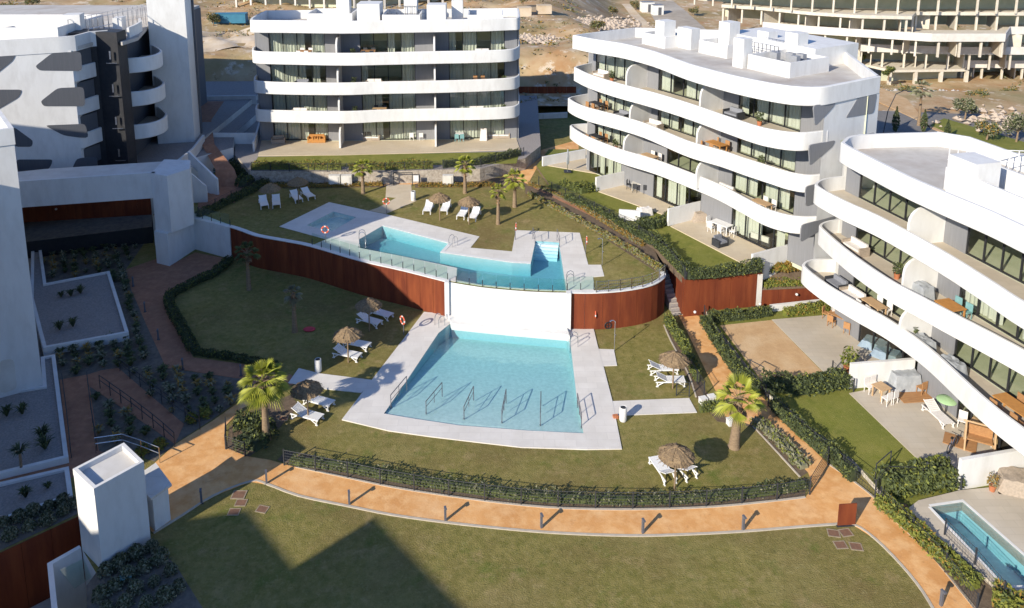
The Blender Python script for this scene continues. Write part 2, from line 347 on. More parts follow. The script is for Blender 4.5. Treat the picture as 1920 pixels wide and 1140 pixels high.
sheet('side_path',[(-60,900),(115,868),(128,862),(112,712),(190,693),(300,800),(340,830),(285,868),(240,850),(178,835),(165,722),(175,850),(285,930),(150,890),(-60,930)] if 0 else [(-60,895),(128,864),(112,712),(165,702),(185,845),(260,870),(270,905),(150,892),(-60,935)],.018,'path_red')
sheet('ramp',[(190,694),(222,690),(345,795),(328,832),(165,722),(165,702)],.030,'path_red')
# narrow kerb lines beside the footpath
def kerb(name,px,z=0,wd=.12,h=.05,m='kerb'):
    t=MB();l=smooth(P2(px,z),3);t.sweep(l,[(-wd/2,z),(wd/2,z),(wd/2,z+h),(-wd/2,z+h)],sm=False);return struct(name,t,m)
kerb('kerb',[(288,1000),(340,968),(400,930),(470,903),(500,908)]+PLO+[(1640,1010),(1690,1060),(1730,1110),(1765,1170)])
kerb('kerb',[(1510,933),(1470,938),(1340,951),(1200,956),(1060,954),(950,945),(830,929),(735,914),(640,894),(555,876)])
kerb('kerb',[(1555,872),(1600,903),(1640,935),(1680,978),(1740,1035),(1790,1095),(1850,1170)])
kerb('kerb',[(1245,610),(1258,640),(1290,700),(1305,745)],.0,.09,.05)
kerb('kerb',[(1412,800),(1440,830),(1500,895)],.0,.09,.05)
# mulch strips where the hedges grow
sheet('mulch_strip',[(1510,933),(1470,938),(1340,951),(1200,956),(1060,954),(950,945),(830,929),(735,914),(640,894),(555,876),(520,862),(535,845),(640,866),(735,885),(830,902),(950,918),(1060,926),(1200,929),(1340,922),(1470,905),(1510,895)],.016,'mulch')
sheet('mulch_strip',[(1245,612),(1262,605),(1325,735),(1350,770),(1415,800),(1420,780),(1500,830),(1530,875),(1500,895),(1440,832),(1410,800),(1345,790),(1305,745)],.016,'mulch')
sheet('mulch_strip',[(430,800),(470,770),(545,740),(560,760),(500,830),(465,858),(425,838)],.016,'mulch')
# deck of the lower pool
LDK=P2([(795,586),(757,636),(706,702),(641,788),(729,809),(808,820),(900,831),(978,840),(1097,844),(1166,843),(1148,752),(1131,686),(1120,647),(1112,613),(1075,612),(1040,610),(970,607),(900,600),(840,590)])
t=MB();t.prism(LDK,0.,.06,0,holes=[LP],bottom=False);struct('pool_deck',t,'deck')
sheet('deck_strip',[(1146.5,752),(1292,746),(1307,773),(1152.5,779)],.045,'deck',th=.04)
sheet('deck_strip',[(560,690),(600,700),(704,713),(677,736),(600,728),(575,722),(540,718)],.045,'deck',th=.04)
sheet('shower_pad',[(1121.5,654),(1151,655),(1157,685),(1130,686)],.05,'deck',th=.04)
# lower pool basin and water
def depthL(x,y):
    a=at(900,804)[:2];return a
_f0=at(720,777);_f1=at(1094,814);_dx,_dy=_f1.x-_f0.x,_f1.y-_f0.y;_l=math.hypot(_dx,_dy);_n=(-_dy/_l,_dx/_l)
def fl(x,y,e=0.):
    s=max(0.,(x-_f0.x)*_n[0]+(y-_f0.y)*_n[1]);return -(.04+.095*s)-e
t=MB()
outer=LP
t.poly(outer,lambda x,y:fl(x,y,.012))
n=len(outer);ar=sum(outer[i][0]*outer[(i+1)%n][1]-outer[(i+1)%n][0]*outer[i][1] for i in range(n))
t.prism(outer,lambda x,y:fl(x,y,.012),lambda x,y:.06);t.f=t.f  # shell
b=MB();b.poly(outer,lambda x,y:fl(x,y,.012))
vs=[(x,y,fl(x,y,.012)) for x,y in outer]+[(x,y,.055) for x,y in outer];b.add(vs,[(i,(i+1)%n,n+(i+1)%n,n+i) for i in range(n)],1)
struct('pool_basin',b,['tile','tile_side'])
def inset(p,e):
    cx=sum(a[0] for a in p)/len(p);cy=sum(a[1] for a in p)/len(p);r=[]
    L=list(p);n=len(L);ar=sum(L[i][0]*L[(i+1)%n][1]-L[(i+1)%n][0]*L[i][1] for i in range(n));sg=1 if ar>0 else -1
    for i in range(n):
        a,c,q=L[i-1],L[i],L[(i+1)%n];d1=Vector((c[0]-a[0],c[1]-a[1])).normalized();d2=Vector((q[0]-c[0],q[1]-c[1])).normalized()
        nn=Vector((-d1.y-d2.y,d1.x+d2.x));nn=nn.normalized() if nn.length>1e-6 else Vector((-d1.y,d1.x));k=nn.dot(Vector((-d1.y,d1.x)))
        nn=nn/max(.4,k);r.append((c[0]+nn.x*e*sg,c[1]+nn.y*e*sg))
    return r
wi=inset(LP,.006);t=MB();t.prism(wi,lambda x,y:fl(x,y),.03);struct('pool_water',t,'water')
# white coping step round the lower pool
t=MB();t.sweep(LP[6:11],[(0,.05),(0,.066),(-.25,.066),(-.25,.05)] ,sm=False)
# weir: white wall and ledges between both pools
weirf=offs(WW,0.02)
t=MB();t.sweep(WW,[(-.02,.0),(.06,.0),(.06,ZU+.0),(-.02,ZU+.0)],sm=True)
wb=t.build('weir_wall','white');tag(wb,'curved white overflow wall between the upper and lower swimming pools','wall')
lw=P2([(842,588),(900,597),(970,604),(1040,607),(1073,611)],.3);le=P2([(843,604),(900,611),(960,617),(1064,626)],.3)
WB=offs(WW,.06);t=MB();t.prism(list(WB)+P2([(1068,629.5),(1063,627),(960,618),(900,612),(847,606.5)],.3),-.2,.3,0);t.build('catch_ledge','white',wb)
t=MB();t.sweep(WW,[(-.24,ZU-.3),(-.02,ZU-.3),(-.02,ZU-.02),(-.24,ZU-.02)],sm=True);t.build('overflow_edge','tile_white',wb)
for pxp in ((838,528),(1066,548.5)):
    p=at(*pxp,ZU);t=MB();t.box((p.x,p.y-.1,1.45),(.32,.5,2.9));t.build('end_pier','white',wb)
# corten faced retaining walls
def corten(name,line,z0,z1,label,cop=None):
    t=MB();L=length(line);n=max(1,int(L/1.15));k=[];
    for i in range(n):
        a=along(line,L*i/n+.008)[0];m=along(line,L*(i+.5)/n)[0];c=along(line,L*(i+1)/n-.008)[0]
        e=.05+random.uniform(0,.006)
        t.sweep([a,m,c],[(.0,z0),(e,z0),(e,z1),(.0,z1)],sm=False)
    r=thing(name,label,'wall',(line[0][0],line[0][1],z0));t.build('steel_cladding','corten',r,loc=(-line[0][0],-line[0][1],-z0))
    if cop:
        t=MB();t.sweep(line,[(.09,z1),(.09,z1+.07),(-cop,z1+.07),(-cop,z1)]);t.build('coping','white',r,loc=(-line[0][0],-line[0][1],-z0))
    return r
corten('retaining_wall',WL,0,ZU-.02,'long rusty steel retaining wall left of the white overflow wall, mostly in shade',.3)
corten('retaining_wall',WR,0,ZU-.02,'curved rusty steel retaining wall right of the white overflow wall',.26)
corten('retaining_wall',offs([CG[0],CG[1]],0),0,3.06,'straight rusty steel retaining wall under the private garden hedge, right of the stone steps')
corten('retaining_wall',[ALR[0],ALR[1],CG[0]],0.2,3.0,'rusty steel wall along the right side of the stone steps')
corten('retaining_wall',[CG[1],(23.4,55.3),(26,55.9)],0,1.5,'low rusty steel retaining wall below the orange grasses')
corten('retaining_wall',list(P2([(-80,1075),(0,1036),(148,967)])),-3.6,.0,'dark rusty steel retaining wall in the bottom left corner')
# terrace deck of the upper pool
UDK=P2([(524,425),(617,379.5),(692,396),(723,402),(899,444),(882,465),(960,472),(967,432),(1087,437),(1103,497),(1127,497),(1133,518),(1112,520),(1115,542)],ZU)+P2([(1111,547),(1064,546.5),(1015,545.5),(960,542),(900,536),(838,526),(760,506),(673,486),(584,461),(612,449)],ZU)
t=MB();t.prism(UDK,ZU,ZU+.03,0,holes=[UP,KP],bottom=False);struct('upper_pool_deck',t,'deck')
def upsheet(name,px,dz,m,base=ZU,th=.012): 
    t=MB();t.prism(P2(px,base),base+dz-th,base+dz,0,bottom=False);return struct(name,t,m)
upsheet('deck_path',[(692,395),(708,390),(743,371),(723,369.5),(724,352),(725,346),(771,346),(772,359),(781,377),(724,401)],.02,'patio_tan')
upsheet('mulch_strip',[(985,348),(1010,350),(1100,394),(1225,462),(1243,508),(1228,508),(1100,425),(985,362)],.01,'mulch')
upsheet('footpath',[(1000,352),(1012,350),(1100,390),(1228,458),(1222,463),(1098,400)],.02,'path_red')
upsheet('footpath',[(940,330),(990,345),(1015,300),(1085,285),(1085,262),(1020,280),(930,310),(770,330),(720,335),(720,348),(770,346)],.016,'path')
upsheet('footpath',[(372,405),(420,370),(490,342),(440,340),(400,330),(370,360)],.016,'path_red')
upsheet('mulch_strip',[(470,353),(560,353),(722,351),(722,338),(560,335),(470,338)],.012,'mulch')
upsheet('mulch_strip',[(778,352),(930,351),(985,354),(990,330),(900,335),(778,340)],.012,'mulch')
# upper pool
b=MB();n=len(UP);zf=ZU-1.0;b.poly(UP,zf);vs=[(x,y,zf) for x,y in UP]+[(x,y,ZU+.025) for x,y in UP];b.add(vs,[(i,(i+1)%n,n+(i+1)%n,n+i) for i in range(n)],1);struct('upper_pool_basin',b,['tile_deep','tile_side'])
t=MB();t.prism(inset(UP,.006),zf+.012,ZU+.012);struct('upper_pool_water',t,'water_deep')
b=MB();n=len(KP);zk=ZU-.4;b.poly(KP,zk);vs=[(x,y,zk) for x,y in KP]+[(x,y,ZU+.025) for x,y in KP];b.add(vs,[(i,(i+1)%n,n+(i+1)%n,n+i) for i in range(n)]);struct('wading_pool_basin',b,'tile')
t=MB();t.prism(inset(KP,.006),zk+.012,ZU-.03);struct('wading_pool_water',t,'water')
# steps at the head of the upper pool
sa,sb=at(1004,452,ZU),at(1048,455,ZU);dn=Vector((sb.y-sa.y,-(sb.x-sa.x),0)).normalized();t=MB()
for i in range(5):
    q=[sa+dn*.28*i,sb+dn*.28*i,sb+dn*.28*(i+1),sa+dn*.28*(i+1)];q=[(p.x+.012*(1 if j in(0,3) else -1),p.y) for j,p in enumerate(q)]
    t.prism(q,zf+.012,ZU-.14-.16*i)
struct('pool_steps',t,'tile_white')
# private pool on the right
deck3=P2([(1700,955),(1722,938),(1800,919),(1945,905),(1990,1130),(1885,1116),(1830,1066),(1740,990)],.5)
t=MB();t.prism(deck3,.0,.5,0,holes=[DP],bottom=False);struct('private_pool_deck',t,'patio')
b=MB();n=len(DP);zf2=-.7;b.poly(DP,zf2);vs=[(x,y,zf2) for x,y in DP]+[(x,y,.49) for x,y in DP];b.add(vs,[(i,(i+1)%n,n+(i+1)%n,n+i) for i in range(n)],1);struct('private_pool_basin',b,['tile','tile_side'])
t=MB();t.prism(inset(DP,.006),zf2+.012,.42);struct('private_pool_water',t,'water')
t=MB();L=DP+DP[:1];t.sweep(L,[(0,.50),(0,.515),(.14,.515),(.14,.50)] if sum(DP[i][0]*DP[(i+1)%n][1]-DP[(i+1)%n][0]*DP[i][1] for i in range(n))>0 else [(0,.5),(0,.515),(-.14,.515),(-.14,.5)],sm=False);struct('private_pool_coping',t,'white')
# private gardens right
Z3=.28
sheet('sand_garden',[(1350,610),(1447,600),(1543,698),(1430,716)],Z3+.012,'sand_ground')
sheet('patio_paving',[(1447,599),(1580,588),(1790,690),(1640,712),(1545,698)],Z3+.03,'patio',th=.03)
sheet('patio_paving',[(1592,737),(1650,726),(1800,770),(1960,870),(1797,912),(1762,906),(1722,862)],Z3+.03,'patio',th=.03)
sheet('mulch_strip',[(1640,935),(1700,945),(1735,990),(1885,1118),(1990,1140),(1990,1230),(1880,1200),(1800,1100),(1690,985)],Z3+.012,'mulch')
# C patios and B1 terraces
for q in ([(1020,310),(1104,280),(1200,318),(1122,327)],[(1122,360),(1200,330),(1345,385),(1255,388),(1245,404)],[(1257,425),(1345,398),(1520,470),(1412,498),(1390,494)]):
    t=MB();t.prism(P2(q,3.05),3.05,3.12,0,bottom=False);struct('patio_paving',t,'patio_tan')
t=MB();t.prism(P2([(484,292),(640,291),(812,286),(975,280)],4.14)+[(1.6,85),(-26.4,85)],4.1,4.16,0,bottom=False);struct('patio_paving',t,'patio_tan')
t=MB();t.prism(P2([(470,316),(968,306),(975,284),(484,294)],4.12),4.1,4.12,0,bottom=False);struct('grass_verge',t,'lawn_garden')
t=MB();t.add([(19.25,54.92,1.5),(23.4,55.3,1.5),(26,55.9,1.5),(26,58.1,2.75),(19.6,56.8,2.75)],[(0,1,4),(1,2,3,4)]);struct('planted_bank',t,'mulch')
# gravel beds with white kerb walls on the left
def gravelbed(pts,z,label,hk=.18,holes=None,open_=()):
    w=P2(pts,z);t=MB();t.prism(w,0,z-.05,0,bottom=False);struct('gravel_bed',t,'gravel')
    line=w;t=MB();t.sweep(line,[(.11,0),(.11,z+hk*0+.08),(-.11,z+.08),(-.11,0)],sm=False,closed=True);return tag(t.build('planter_wall','white'),label,'wall')
gravelbed([(62,448),(72,446),(84,534),(203,511),(238,624),(84,652),(60,560)],.55,'low white wall round the upper gravel bed beside the tall white block')
gravelbed([(80,672),(100,668),(124,858),(-70,905),(-70,750),(84,726)],.3,'low white wall round the gravel bed with the dark spiky plants')
gravelbed([(-70,925),(125,880),(132,930),(-70,1000)],.1,'low white wall of the gravel strip above the bottom left planter')
sheet('planting_bed',[(-70,1000),(132,934),(148,962),(0,1032),(-80,1070)],.02,'soil')
sheet('planting_bed',[(180,1074),(288,1019),(330,1060),(380,1140),(420,1200),(162,1200),(162,1098)],.016,'soil')
sheet('gravel_patch',[(-20,430),(62,448),(60,560),(84,652),(80,672),(84,726),(-20,740)],.01,'gravel')
# stone steps in the alley
t=MB();a0,b0=at(1262,592),at(1290,590);a1=Vector((*ALL_[1],0));b1=Vector((*ALR[0],0));N=16
for i in range(N):
    f0,f1=i/N,(i+1)/N;q=[a0.lerp(a1,f0),b0.lerp(b1,f0),b0.lerp(b1,f1+.002),a0.lerp(a1,f1+.002)]
    t.prism([(p.x,p.y) for p in q],0.,ZU*(i+1)/N-.01,0,bottom=False)
    t.add([(q[0].x,q[0].y,ZU*(i+1)/N-.004),(q[1].x,q[1].y,ZU*(i+1)/N-.004),(q[1].lerp(q[2],.35).x,q[1].lerp(q[2],.35).y,ZU*(i+1)/N-.004),(q[0].lerp(q[3],.35).x,q[0].lerp(q[3],.35).y,ZU*(i+1)/N-.004)],[(0,1,2,3)],1)
tag(t.build('garden_steps',['gravel','concrete']),'dark stone steps climbing between the two rusty steel walls','steps')

t=MB();t.prism([(-30.4,75.5),(-27.6,79),(-29.1,84),(-29.1,112),(-31,112),(-31,80)],0,4.85,0,side=1,bottom=False);struct('side_terrace',t,['gravel','white'])
t=MB();t.sweep([(-30.35,70.6),(-30.35,75.5),(-30.95,80)],[(.12,2.8),(.12,5.9),(-.1,5.9),(-.1,2.8)],sm=False);tag(t.build('garden_wall','white'),'white retaining wall beside the red path up to the left building','wall')
for ln in (UP[0:6]+UP[6:8],[UP[1],UP[2],UP[3],UP[4]]):
    t=MB();t.sweep(ln[:2] if ln is not UP[0:6] and len(ln)>5 else ln,[(0,ZU+.025),(0,ZU+.055),(-.28,ZU+.055),(-.28,ZU+.025)],sm=False);struct('pool_coping',t,'white')
def ribbon(name,L,R,m):
    t=MB();n=len(L);t.add([tuple(p) for p in L]+[tuple(p) for p in R],[(i,n+i,n+i+1,i+1) for i in range(n-1)]);return struct(name,t,m)
ribbon('side_path',[at(388,380,2.86),at(404,350,2.86),at(404,318,4.25),at(378,270,5.2),at(374,225,5.53),at(378,190,5.53)],[at(440,380,2.86),at(450,350,2.86),at(440,318,4.25),at(402,270,5.2),at(396,225,5.53),at(420,190,5.53)],'path_red')

corten('retaining_wall',WTF,1.45,5.48,'dark rusty steel wall under the white footbridge behind the planted ledge')
# ================================================================== BUILDINGS
def band_prof(z,lo=.35,hi=.97,th=.14):
    return [(0.,z-lo),(.05,z-lo+.05),(.05,z+hi-.05),(.0,z+hi),(-th,z+hi),(-th,z+.02),(-th,z-.02),(-th,z-lo)]
def panes(mb_f,mb_g,a,b,z0,z1,n,nrm,fw=.07,split=True):
    "window of n panes between plan points a,b: frame bars into mb_f, glass into mb_g"
    ax,ay=a;bx,by=b;L=math.dist(a,b);ang=math.atan2(by-ay,bx-ax)
    def pt(s,o): return (ax+(bx-ax)*s/L+nrm[0]*o,ay+(by-ay)*s/L+nrm[1]*o)
    for z in (z0+.04,z1-.05):
        c=pt(L/2,0);mb_f.box((c[0],c[1],z),(L,.11,.09),ang)
    for i in range(n+1):
        s=min(max(L*i/n,fw/2),L-fw/2);c=pt(s,.002);mb_f.box((c[0],c[1],(z0+z1)/2),(fw,.12,z1-z0-.004),ang)
    for i in range(n):
        c=pt(L*(i+.5)/n,(-.03 if i%2 else .02));mb_g.box((c[0],c[1],(z0+z1)/2),(L/n-fw,.012,z1-z0-.17),ang)
def curtain(mb,a,b,z0,z1,nrm,amp=.06):
    L=math.dist(a,b);n=max(4,int(L/.09));vs=[]
    for i in range(n+1):
        s=i/n;o=-.35+amp*math.sin(i*1.7)+random.uniform(-.015,.015);x=a[0]+(b[0]-a[0])*s+nrm[0]*o;y=a[1]+(b[1]-a[1])*s+nrm[1]*o
        vs+=[(x,y,z0),(x,y,z1)]
    mb.add(vs,[(2*i,2*i+2,2*i+3,2*i+1) for i in range(n)],0,True)
def block(name,label,cat,fac,depthpoly,F,zr,bands,wins,divs,bandends=None,fins=True,curt=.6,roofband=None,side=None,divlen=None,wallm='cladL'):
    """fac: facade polyline (left to right seen from outside); F: floor levels; zr: roof slab level"""
    r=thing(name,label,cat,(fac[0][0],fac[0][1],F[0]));o=(-fac[0][0],-fac[0][1],-F[0])
    L=length(fac);lv=list(F)+[zr]
    def bd(m,n,mt,par=r): return m.build(n,mt,par,loc=o if par is r else None)
    foot=list(fac)+list(depthpoly)
    nb=MB()
    # slabs
    for k,z in enumerate(lv[1:],1):
        b=bands[k-1]
        if b:
            inner=offs(b,-.1);pl=list(b)
            t=MB();t.prism(offs(b,-.07)+[p for p in list(fac)[::-1]],z-.33,z,0,bottom=True) if k<len(lv)-1 else None
            if k<len(lv)-1: bd(t,'balcony_floor','patio')
            t=MB();t.sweep(b,band_prof(z) if k<len(lv)-1 else band_prof(z,.35,.97,.2),sm=True);bd(t,'parapet','white')
    t=MB();rb=roofband or bands[-1];t.prism(offs(rb,-.12)+ (list(depthpoly) if not roofband else []),zr-.33,zr,0);bd(t,'roof','roof_floor')
    # floors inside and core
    core=MB()
    ins=offs(fac,-3.6)
    for k,z in enumerate(lv[:-1]):
        core.prism(offs(fac,-.02)+[p for p in ins[::-1]],z-.3,z+.0)
    core.prism(ins+list(depthpoly),F[0]-.5,zr-.34)
    bd(core,'rooms','interior')
    if side:
        for s_ in side: 
            t=MB();t.prism(s_,F[0]-3,zr+.97-.01);bd(t,'end_wall','white')
    # facade walls per floor
    wall=MB()
    for k,z in enumerate(lv[:-1]):
        z1=lv[k+1]-.33
        cuts=sorted(wins[k] if isinstance(wins,dict) else wins)
        s=0.
        def seg(s0,s1,za,zb):
            if s1-s0<.03:return
            n=max(1,int((s1-s0)/2));pts=[along(fac,s0+(s1-s0)*i/n)[0] for i in range(n+1)]
            wall.sweep(pts,[(0,za),(0,zb),(-.22,zb),(-.22,za)],sm=False)
        for (a,b_,n) in cuts:
            seg(s,a,z,z1);seg(a,b_,z1-.12,z1);s=b_
            A=along(fac,a)[0];B=along(fac,b_)[0];d=Vector((B[0]-A[0],B[1]-A[1])).normalized();nr=(d.y,-d.x)
            A2=(A[0]-nr[0]*.1,A[1]-nr[1]*.1);B2=(B[0]-nr[0]*.1,B[1]-nr[1]*.1)
            f=MB();gl=MB();panes(f,gl,A2,B2,z+.01,z1-.13,n,nr)
            fo=bd(f,'window_frame','black');gl.build('window_pane','glass',fo)
            if random.random()<curt:
                for i in range(n):
                    c=MB()
                    if random.random()<.88:
                        t0,t1=i/n,(i+1)/n
                        if random.random()<.25: t1=t0+.5/n
                        curtain(c,(A2[0]+(B2[0]-A2[0])*t0,A2[1]+(B2[1]-A2[1])*t0),(A2[0]+(B2[0]-A2[0])*t1,A2[1]+(B2[1]-A2[1])*t1),z+.05,z1-.16,nr)
                    if c.v: c.build('curtain','curtain',fo)
        seg(s,L,z,z1)
    bd(wall,'facade_wall',wallm)
    # fins between flats, rounded top front
    for k,z in enumerate(lv[:-1]):
        for dv in (divs[k] if isinstance(divs,dict) else divs):
            (x,y),a=along(fac,dv);nr=(math.sin(a),-math.cos(a));dl=(divlen[k] if divlen else 2.3)
            h=2.25 if k else 2.1;pts=[(0,0)]+[(dl,0),(dl,h-1.)]+[(dl-.9+.9*math.cos(t*PI/10),h-.9+.9*math.sin(t*PI/10)) for t in range(1,6)]+[(0,h)]
            t=MB();n=len(pts);w_=.09;vs=[]
            tx,ty=math.cos(a)*w_,math.sin(a)*w_
            for sgn in (-1,1):
                vs+=[(x+nr[0]*p+tx*sgn,y+nr[1]*p+ty*sgn,z+q) for p,q in pts]
            t.add(vs,[tuple(range(n)),tuple(range(n,2*n))[::-1]]+[(i,n+i,n+(i+1)%n,(i+1)%n) for i in range(n)])
            bd(t,'balcony_divider','white')
    return r,bd
def boxpx(mb,base,zb,h,inset_=0):
    mb.prism(P2(base,zb),zb,zb+h)
# ---- centre back building (B1)
g0=4.2;s=3.14;FB=[g0+s*k for k in range(4)];zrB=g0+4*s
facB=[(-26.0,83.6),(-17.2,83.4),(-7.2,83.9),(1.7,84.5)]
def z3(pts,ox,oy,sc_,z): return P2([(ox+x/sc_,oy+y/sc_) for x,y in pts],z)
def wrapB(l): return smooth([(-26.3,88.5),(-26.3,84.2),(-26.0,82.2)]+l+[(1.75,83.2),(1.95,84.8),(1.95,90.5)],4)
b1=wrapB([(-25.3,81.15),(-21.9,80.75),(-16.2,80.45),(-12.1,81.1),(-7.1,81.5),(-1.9,81.8),(0.9,82.35)])
b2=wrapB([(-25.2,80.85),(-21.9,80.2),(-16.3,80.0),(-12.5,80.5),(-7.0,80.9),(-1.9,81.6),(0.9,82.3)])
b3=wrapB([(-25.3,80.9),(-22.7,80.4),(-16.2,79.8),(-12.5,80.1),(-7.1,80.7),(-1.9,81.2),(0.9,81.9)])
b4=wrapB([(-25.4,81.4),(-21.9,81.2),(-16.3,80.8),(-11.4,81.2),(-6.4,81.7),(-1.9,82.2),(0.9,82.9)])
wB=[(1.3,7.3,4),(11.0,16.8,4),(20.4,26.4,4)]
B1,bdB=block('apartment_building','white apartment building with wavy balconies at the back centre behind the stone wall','building',facB,[(1.7,91),(-26.0,89.5)],FB,zrB,[b1,b2,b3,b4],wB,[8.9,18.9],curt=1,divlen=[2.6,2.4,2.5,2.6],roofband=b4)
t=MB();t.sweep([(1.9,90.6),(-26.3,88.6)],[(0,zrB-.3),(.1,zrB-.3),(.1,zrB+.97),(0,zrB+.97)],sm=False);bdB(t,'parapet','white')
t=MB();t.prism([(1.75,84.6),(1.75,91),(-26.05,89.5),(-26.05,83.7),(-26.2,83.7),(-26.2,90),(1.9,91.3),(1.9,84.6)],3,zrB-.3);bdB(t,'end_wall','cladL')
def rooftop(bd,name,m,items):
    for (x0,y0,x1,y1,z,h) in items:
        t=MB();t.box(((x0+x1)/2,(y0+y1)/2,z+h/2),(abs(x1-x0),abs(y1-y0),h));bd(t,name,m)
z_=zrB
def hollow(bd,x0,y0,x1,y1,z,h,name='roof_terrace_wall',m='white',rz=0):
    t=MB();t.sweep([(x0,y0),(x0,y1),(x1,y1),(x1,y0)],[(0,z),(0,z+h),(.15,z+h),(.15,z)],closed=True,sm=False);return bd(t,name,m)
hollow(bdB,-20.6,83.9,-15.8,88,z_,1.3);hollow(bdB,-12.6,83.6,-8.6,88,z_,1.2);hollow(bdB,-3.6,84.2,.2,88,z_,1.1)
rooftop(bdB,'roof_box','white',[(-18.0,86.6,-16.6,88,z_,2.6),(-15.3,84.0,-12.9,86.6,z_,2.3),(-7.9,84.0,-5.9,86.0,z_,2.2),(-10.6,86.4,-9.2,88,z_,2.8),(-5.4,86.2,-4.2,87.6,z_,2.4)])
t=MB()
for i in range(9): t.box((-12.4+i*.5,86.2,z_+.9),(.04,.04,1.8))
t.box((-10.4,86.2,z_+1.8),(4.1,.05,.05));t.box((-10.4,86.2,z_+1.0),(4.1,.04,.04));bdB(t,'roof_railing','steel')
# ---- right middle building (C)
g0=3.2;FC=[3.12,6.81,10.02,13.23];zrC=16.44
facC=[(8.6,77.2),(14.4,68.8),(17.0,64.6),(20.6,58.4),(23.15,53.9)]
endC=[(28.4,57.2)]
c4=smooth([(13.2,78.6),(7.3,74.6),(7.15,73.6),(8.6,71.7),(10.7,69.6),(12.8,65.9),(14.5,60.9),(16.2,57.6),(17.5,55.6),(19.0,53.9),(20.2,53.1),(21.7,53.0),(23.2,53.8),(27.4,56.5)],3)
c3=smooth([(9.6,77.6),(7.2,75.2),(7.2,73.9),(8.3,71.0),(10.3,67.7),(12.7,64.4),(14.8,60.9),(16.6,57.3),(18.0,54.7),(18.9,53.7),(19.9,53.1),(20.9,53.0),(22.7,53.6)],4)
c2=smooth([(9.4,77.8),(6.9,76.0),(6.6,74.8),(7.8,72.1),(10.5,69.0),(12.3,66.6),(13.7,63.8),(15.1,61.1),(16.9,59.0),(18.2,57.0),(19.5,55.2),(20.4,54.0),(21.5,53.4),(22.8,53.7)],4)
c1=smooth([(9.4,77.9),(7.2,77.4),(7.0,76.3),(8.2,73.2),(10.7,69.3),(13.3,66.4),(15.5,63.1),(17.2,60.3),(18.3,57.6),(19.2,55.4),(20.2,54.2),(21.3,53.7),(22.8,53.75)],4)
LC=length(facC)
def sC(x,y):
    best=None
    s=0
    for a,b in zip(facC,facC[1:]):
        p=onwall(x,y,a,b);d=math.dist(a,b);q=((p.x-a[0])*(b[0]-a[0])+(p.y-a[1])*(b[1]-a[1]))/d
        if -.01<=q<=d+.01: return s+q
        s+=d
    return s
wC={}
for k,l in {3:[((1117,120),(1188,140),4),((1234,160),(1330,185),4),((1385,190),(1501,235),4)],2:[((1120,180),(1185,205),4),((1233,215),(1322,240),4),((1382,270),(1492,300),4)],1:[((1115,255),(1178,270),4),((1250,300),(1315,320),3),((1372,340),(1490,370),4)],0:[((1105,300),(1165,318),4),((1225,345),(1315,370),4),((1372,400),(1479,435),4)]}.items():
    wC[k]=[(sC(*a),sC(*b),n) for a,b,n in l]
for k in wC: wC[k]=[(a,max(b,a+2.5),n) for a,b,n in wC[k]]
dC={3:[sC(1212,150),sC(1355,190)],2:[sC(1220,215),sC(1350,265)],1:[sC(1205,270),sC(1345,335)],0:[]}
wCl=[wC[k] for k in range(4)]
Cb,bdC=block('apartment_building','white apartment building right of centre, dark wedge panels on its white end wall','building',facC,[(27.0,57.0),(29.3,71.2),(22.9,76.4),(13.2,78.1)],FC,zrC,[c1,c2,c3,c4],dict(enumerate(wCl)),dC,curt=.9,divlen=[2.3,2.4,2.6,2.5],roofband=c4+[(29.8,71.5),(23,76.8)])
EA,EB=(22.25,53.3),(27.5,56.55)
t=MB();t.prism([EA,EB,(30.0,71.6),(23.0,77.0),(13.1,78.75),(8.6,77.35),(9.2,77.25),(13.2,78.2),(22.9,76.5),(29.5,71.4),(27.2,56.9),(23.3,54.5)],3.3,zrC-.34);bdC(t,'end_wall','white')
t=MB();t.sweep([(27.3,56.45),(29.8,71.5),(23,76.8),(13.2,78.6)],[(.05,zrC-.33),(.05,zrC+.97),(-.15,zrC+.97),(-.15,zrC-.33)],sm=False);bdC(t,'parapet','white')
def wallpanel(bd,px,A,B,m,th=.05,off=.035,name='dark_panel'):
    pts=[onwall(x,y,A,B) for x,y in px];d=Vector((B[0]-A[0],B[1]-A[1],0)).normalized();nr=Vector((d.y,-d.x,0))
    # round the corners a little
    P=[];n=len(pts)
    for i in range(n):
        a,c,b=pts[i-1],pts[i],pts[(i+1)%n];r=min(.28,(a-c).length*.35,(b-c).length*.35)
        p0=c+(a-c).normalized()*r;p1=c+(b-c).normalized()*r
        P+=[p0,p0*.25+c*.5+p1*.25,p1]
    n=len(P);vs=[p+nr*off for p in P]+[p-nr*th for p in P];t=MB()
    t.add(vs,[tuple(range(n)),tuple(range(n,2*n))[::-1]]+[(i,n+i,n+(i+1)%n,(i+1)%n) for i in range(n)])
    return bd(t,name,m)
# rounded end pieces of the bands on the end wall are flush; wedge panels
for px in ([(1524,198),(1567,191),(1562,201),(1528,238)],[(1610,180),(1644,175),(1638,212),(1585,221),(1592,210)],[(1516,272),(1566,263),(1561,274),(1518,312)],[(1510,350),(1545,341),(1528,382),(1510,388)],[(1502,422),(1568,404),(1560,418),(1500,455)],[(1600,255),(1640,248),(1636,262),(1604,262)]):
    wallpanel(bdC,px,EA,EB,'cladL')
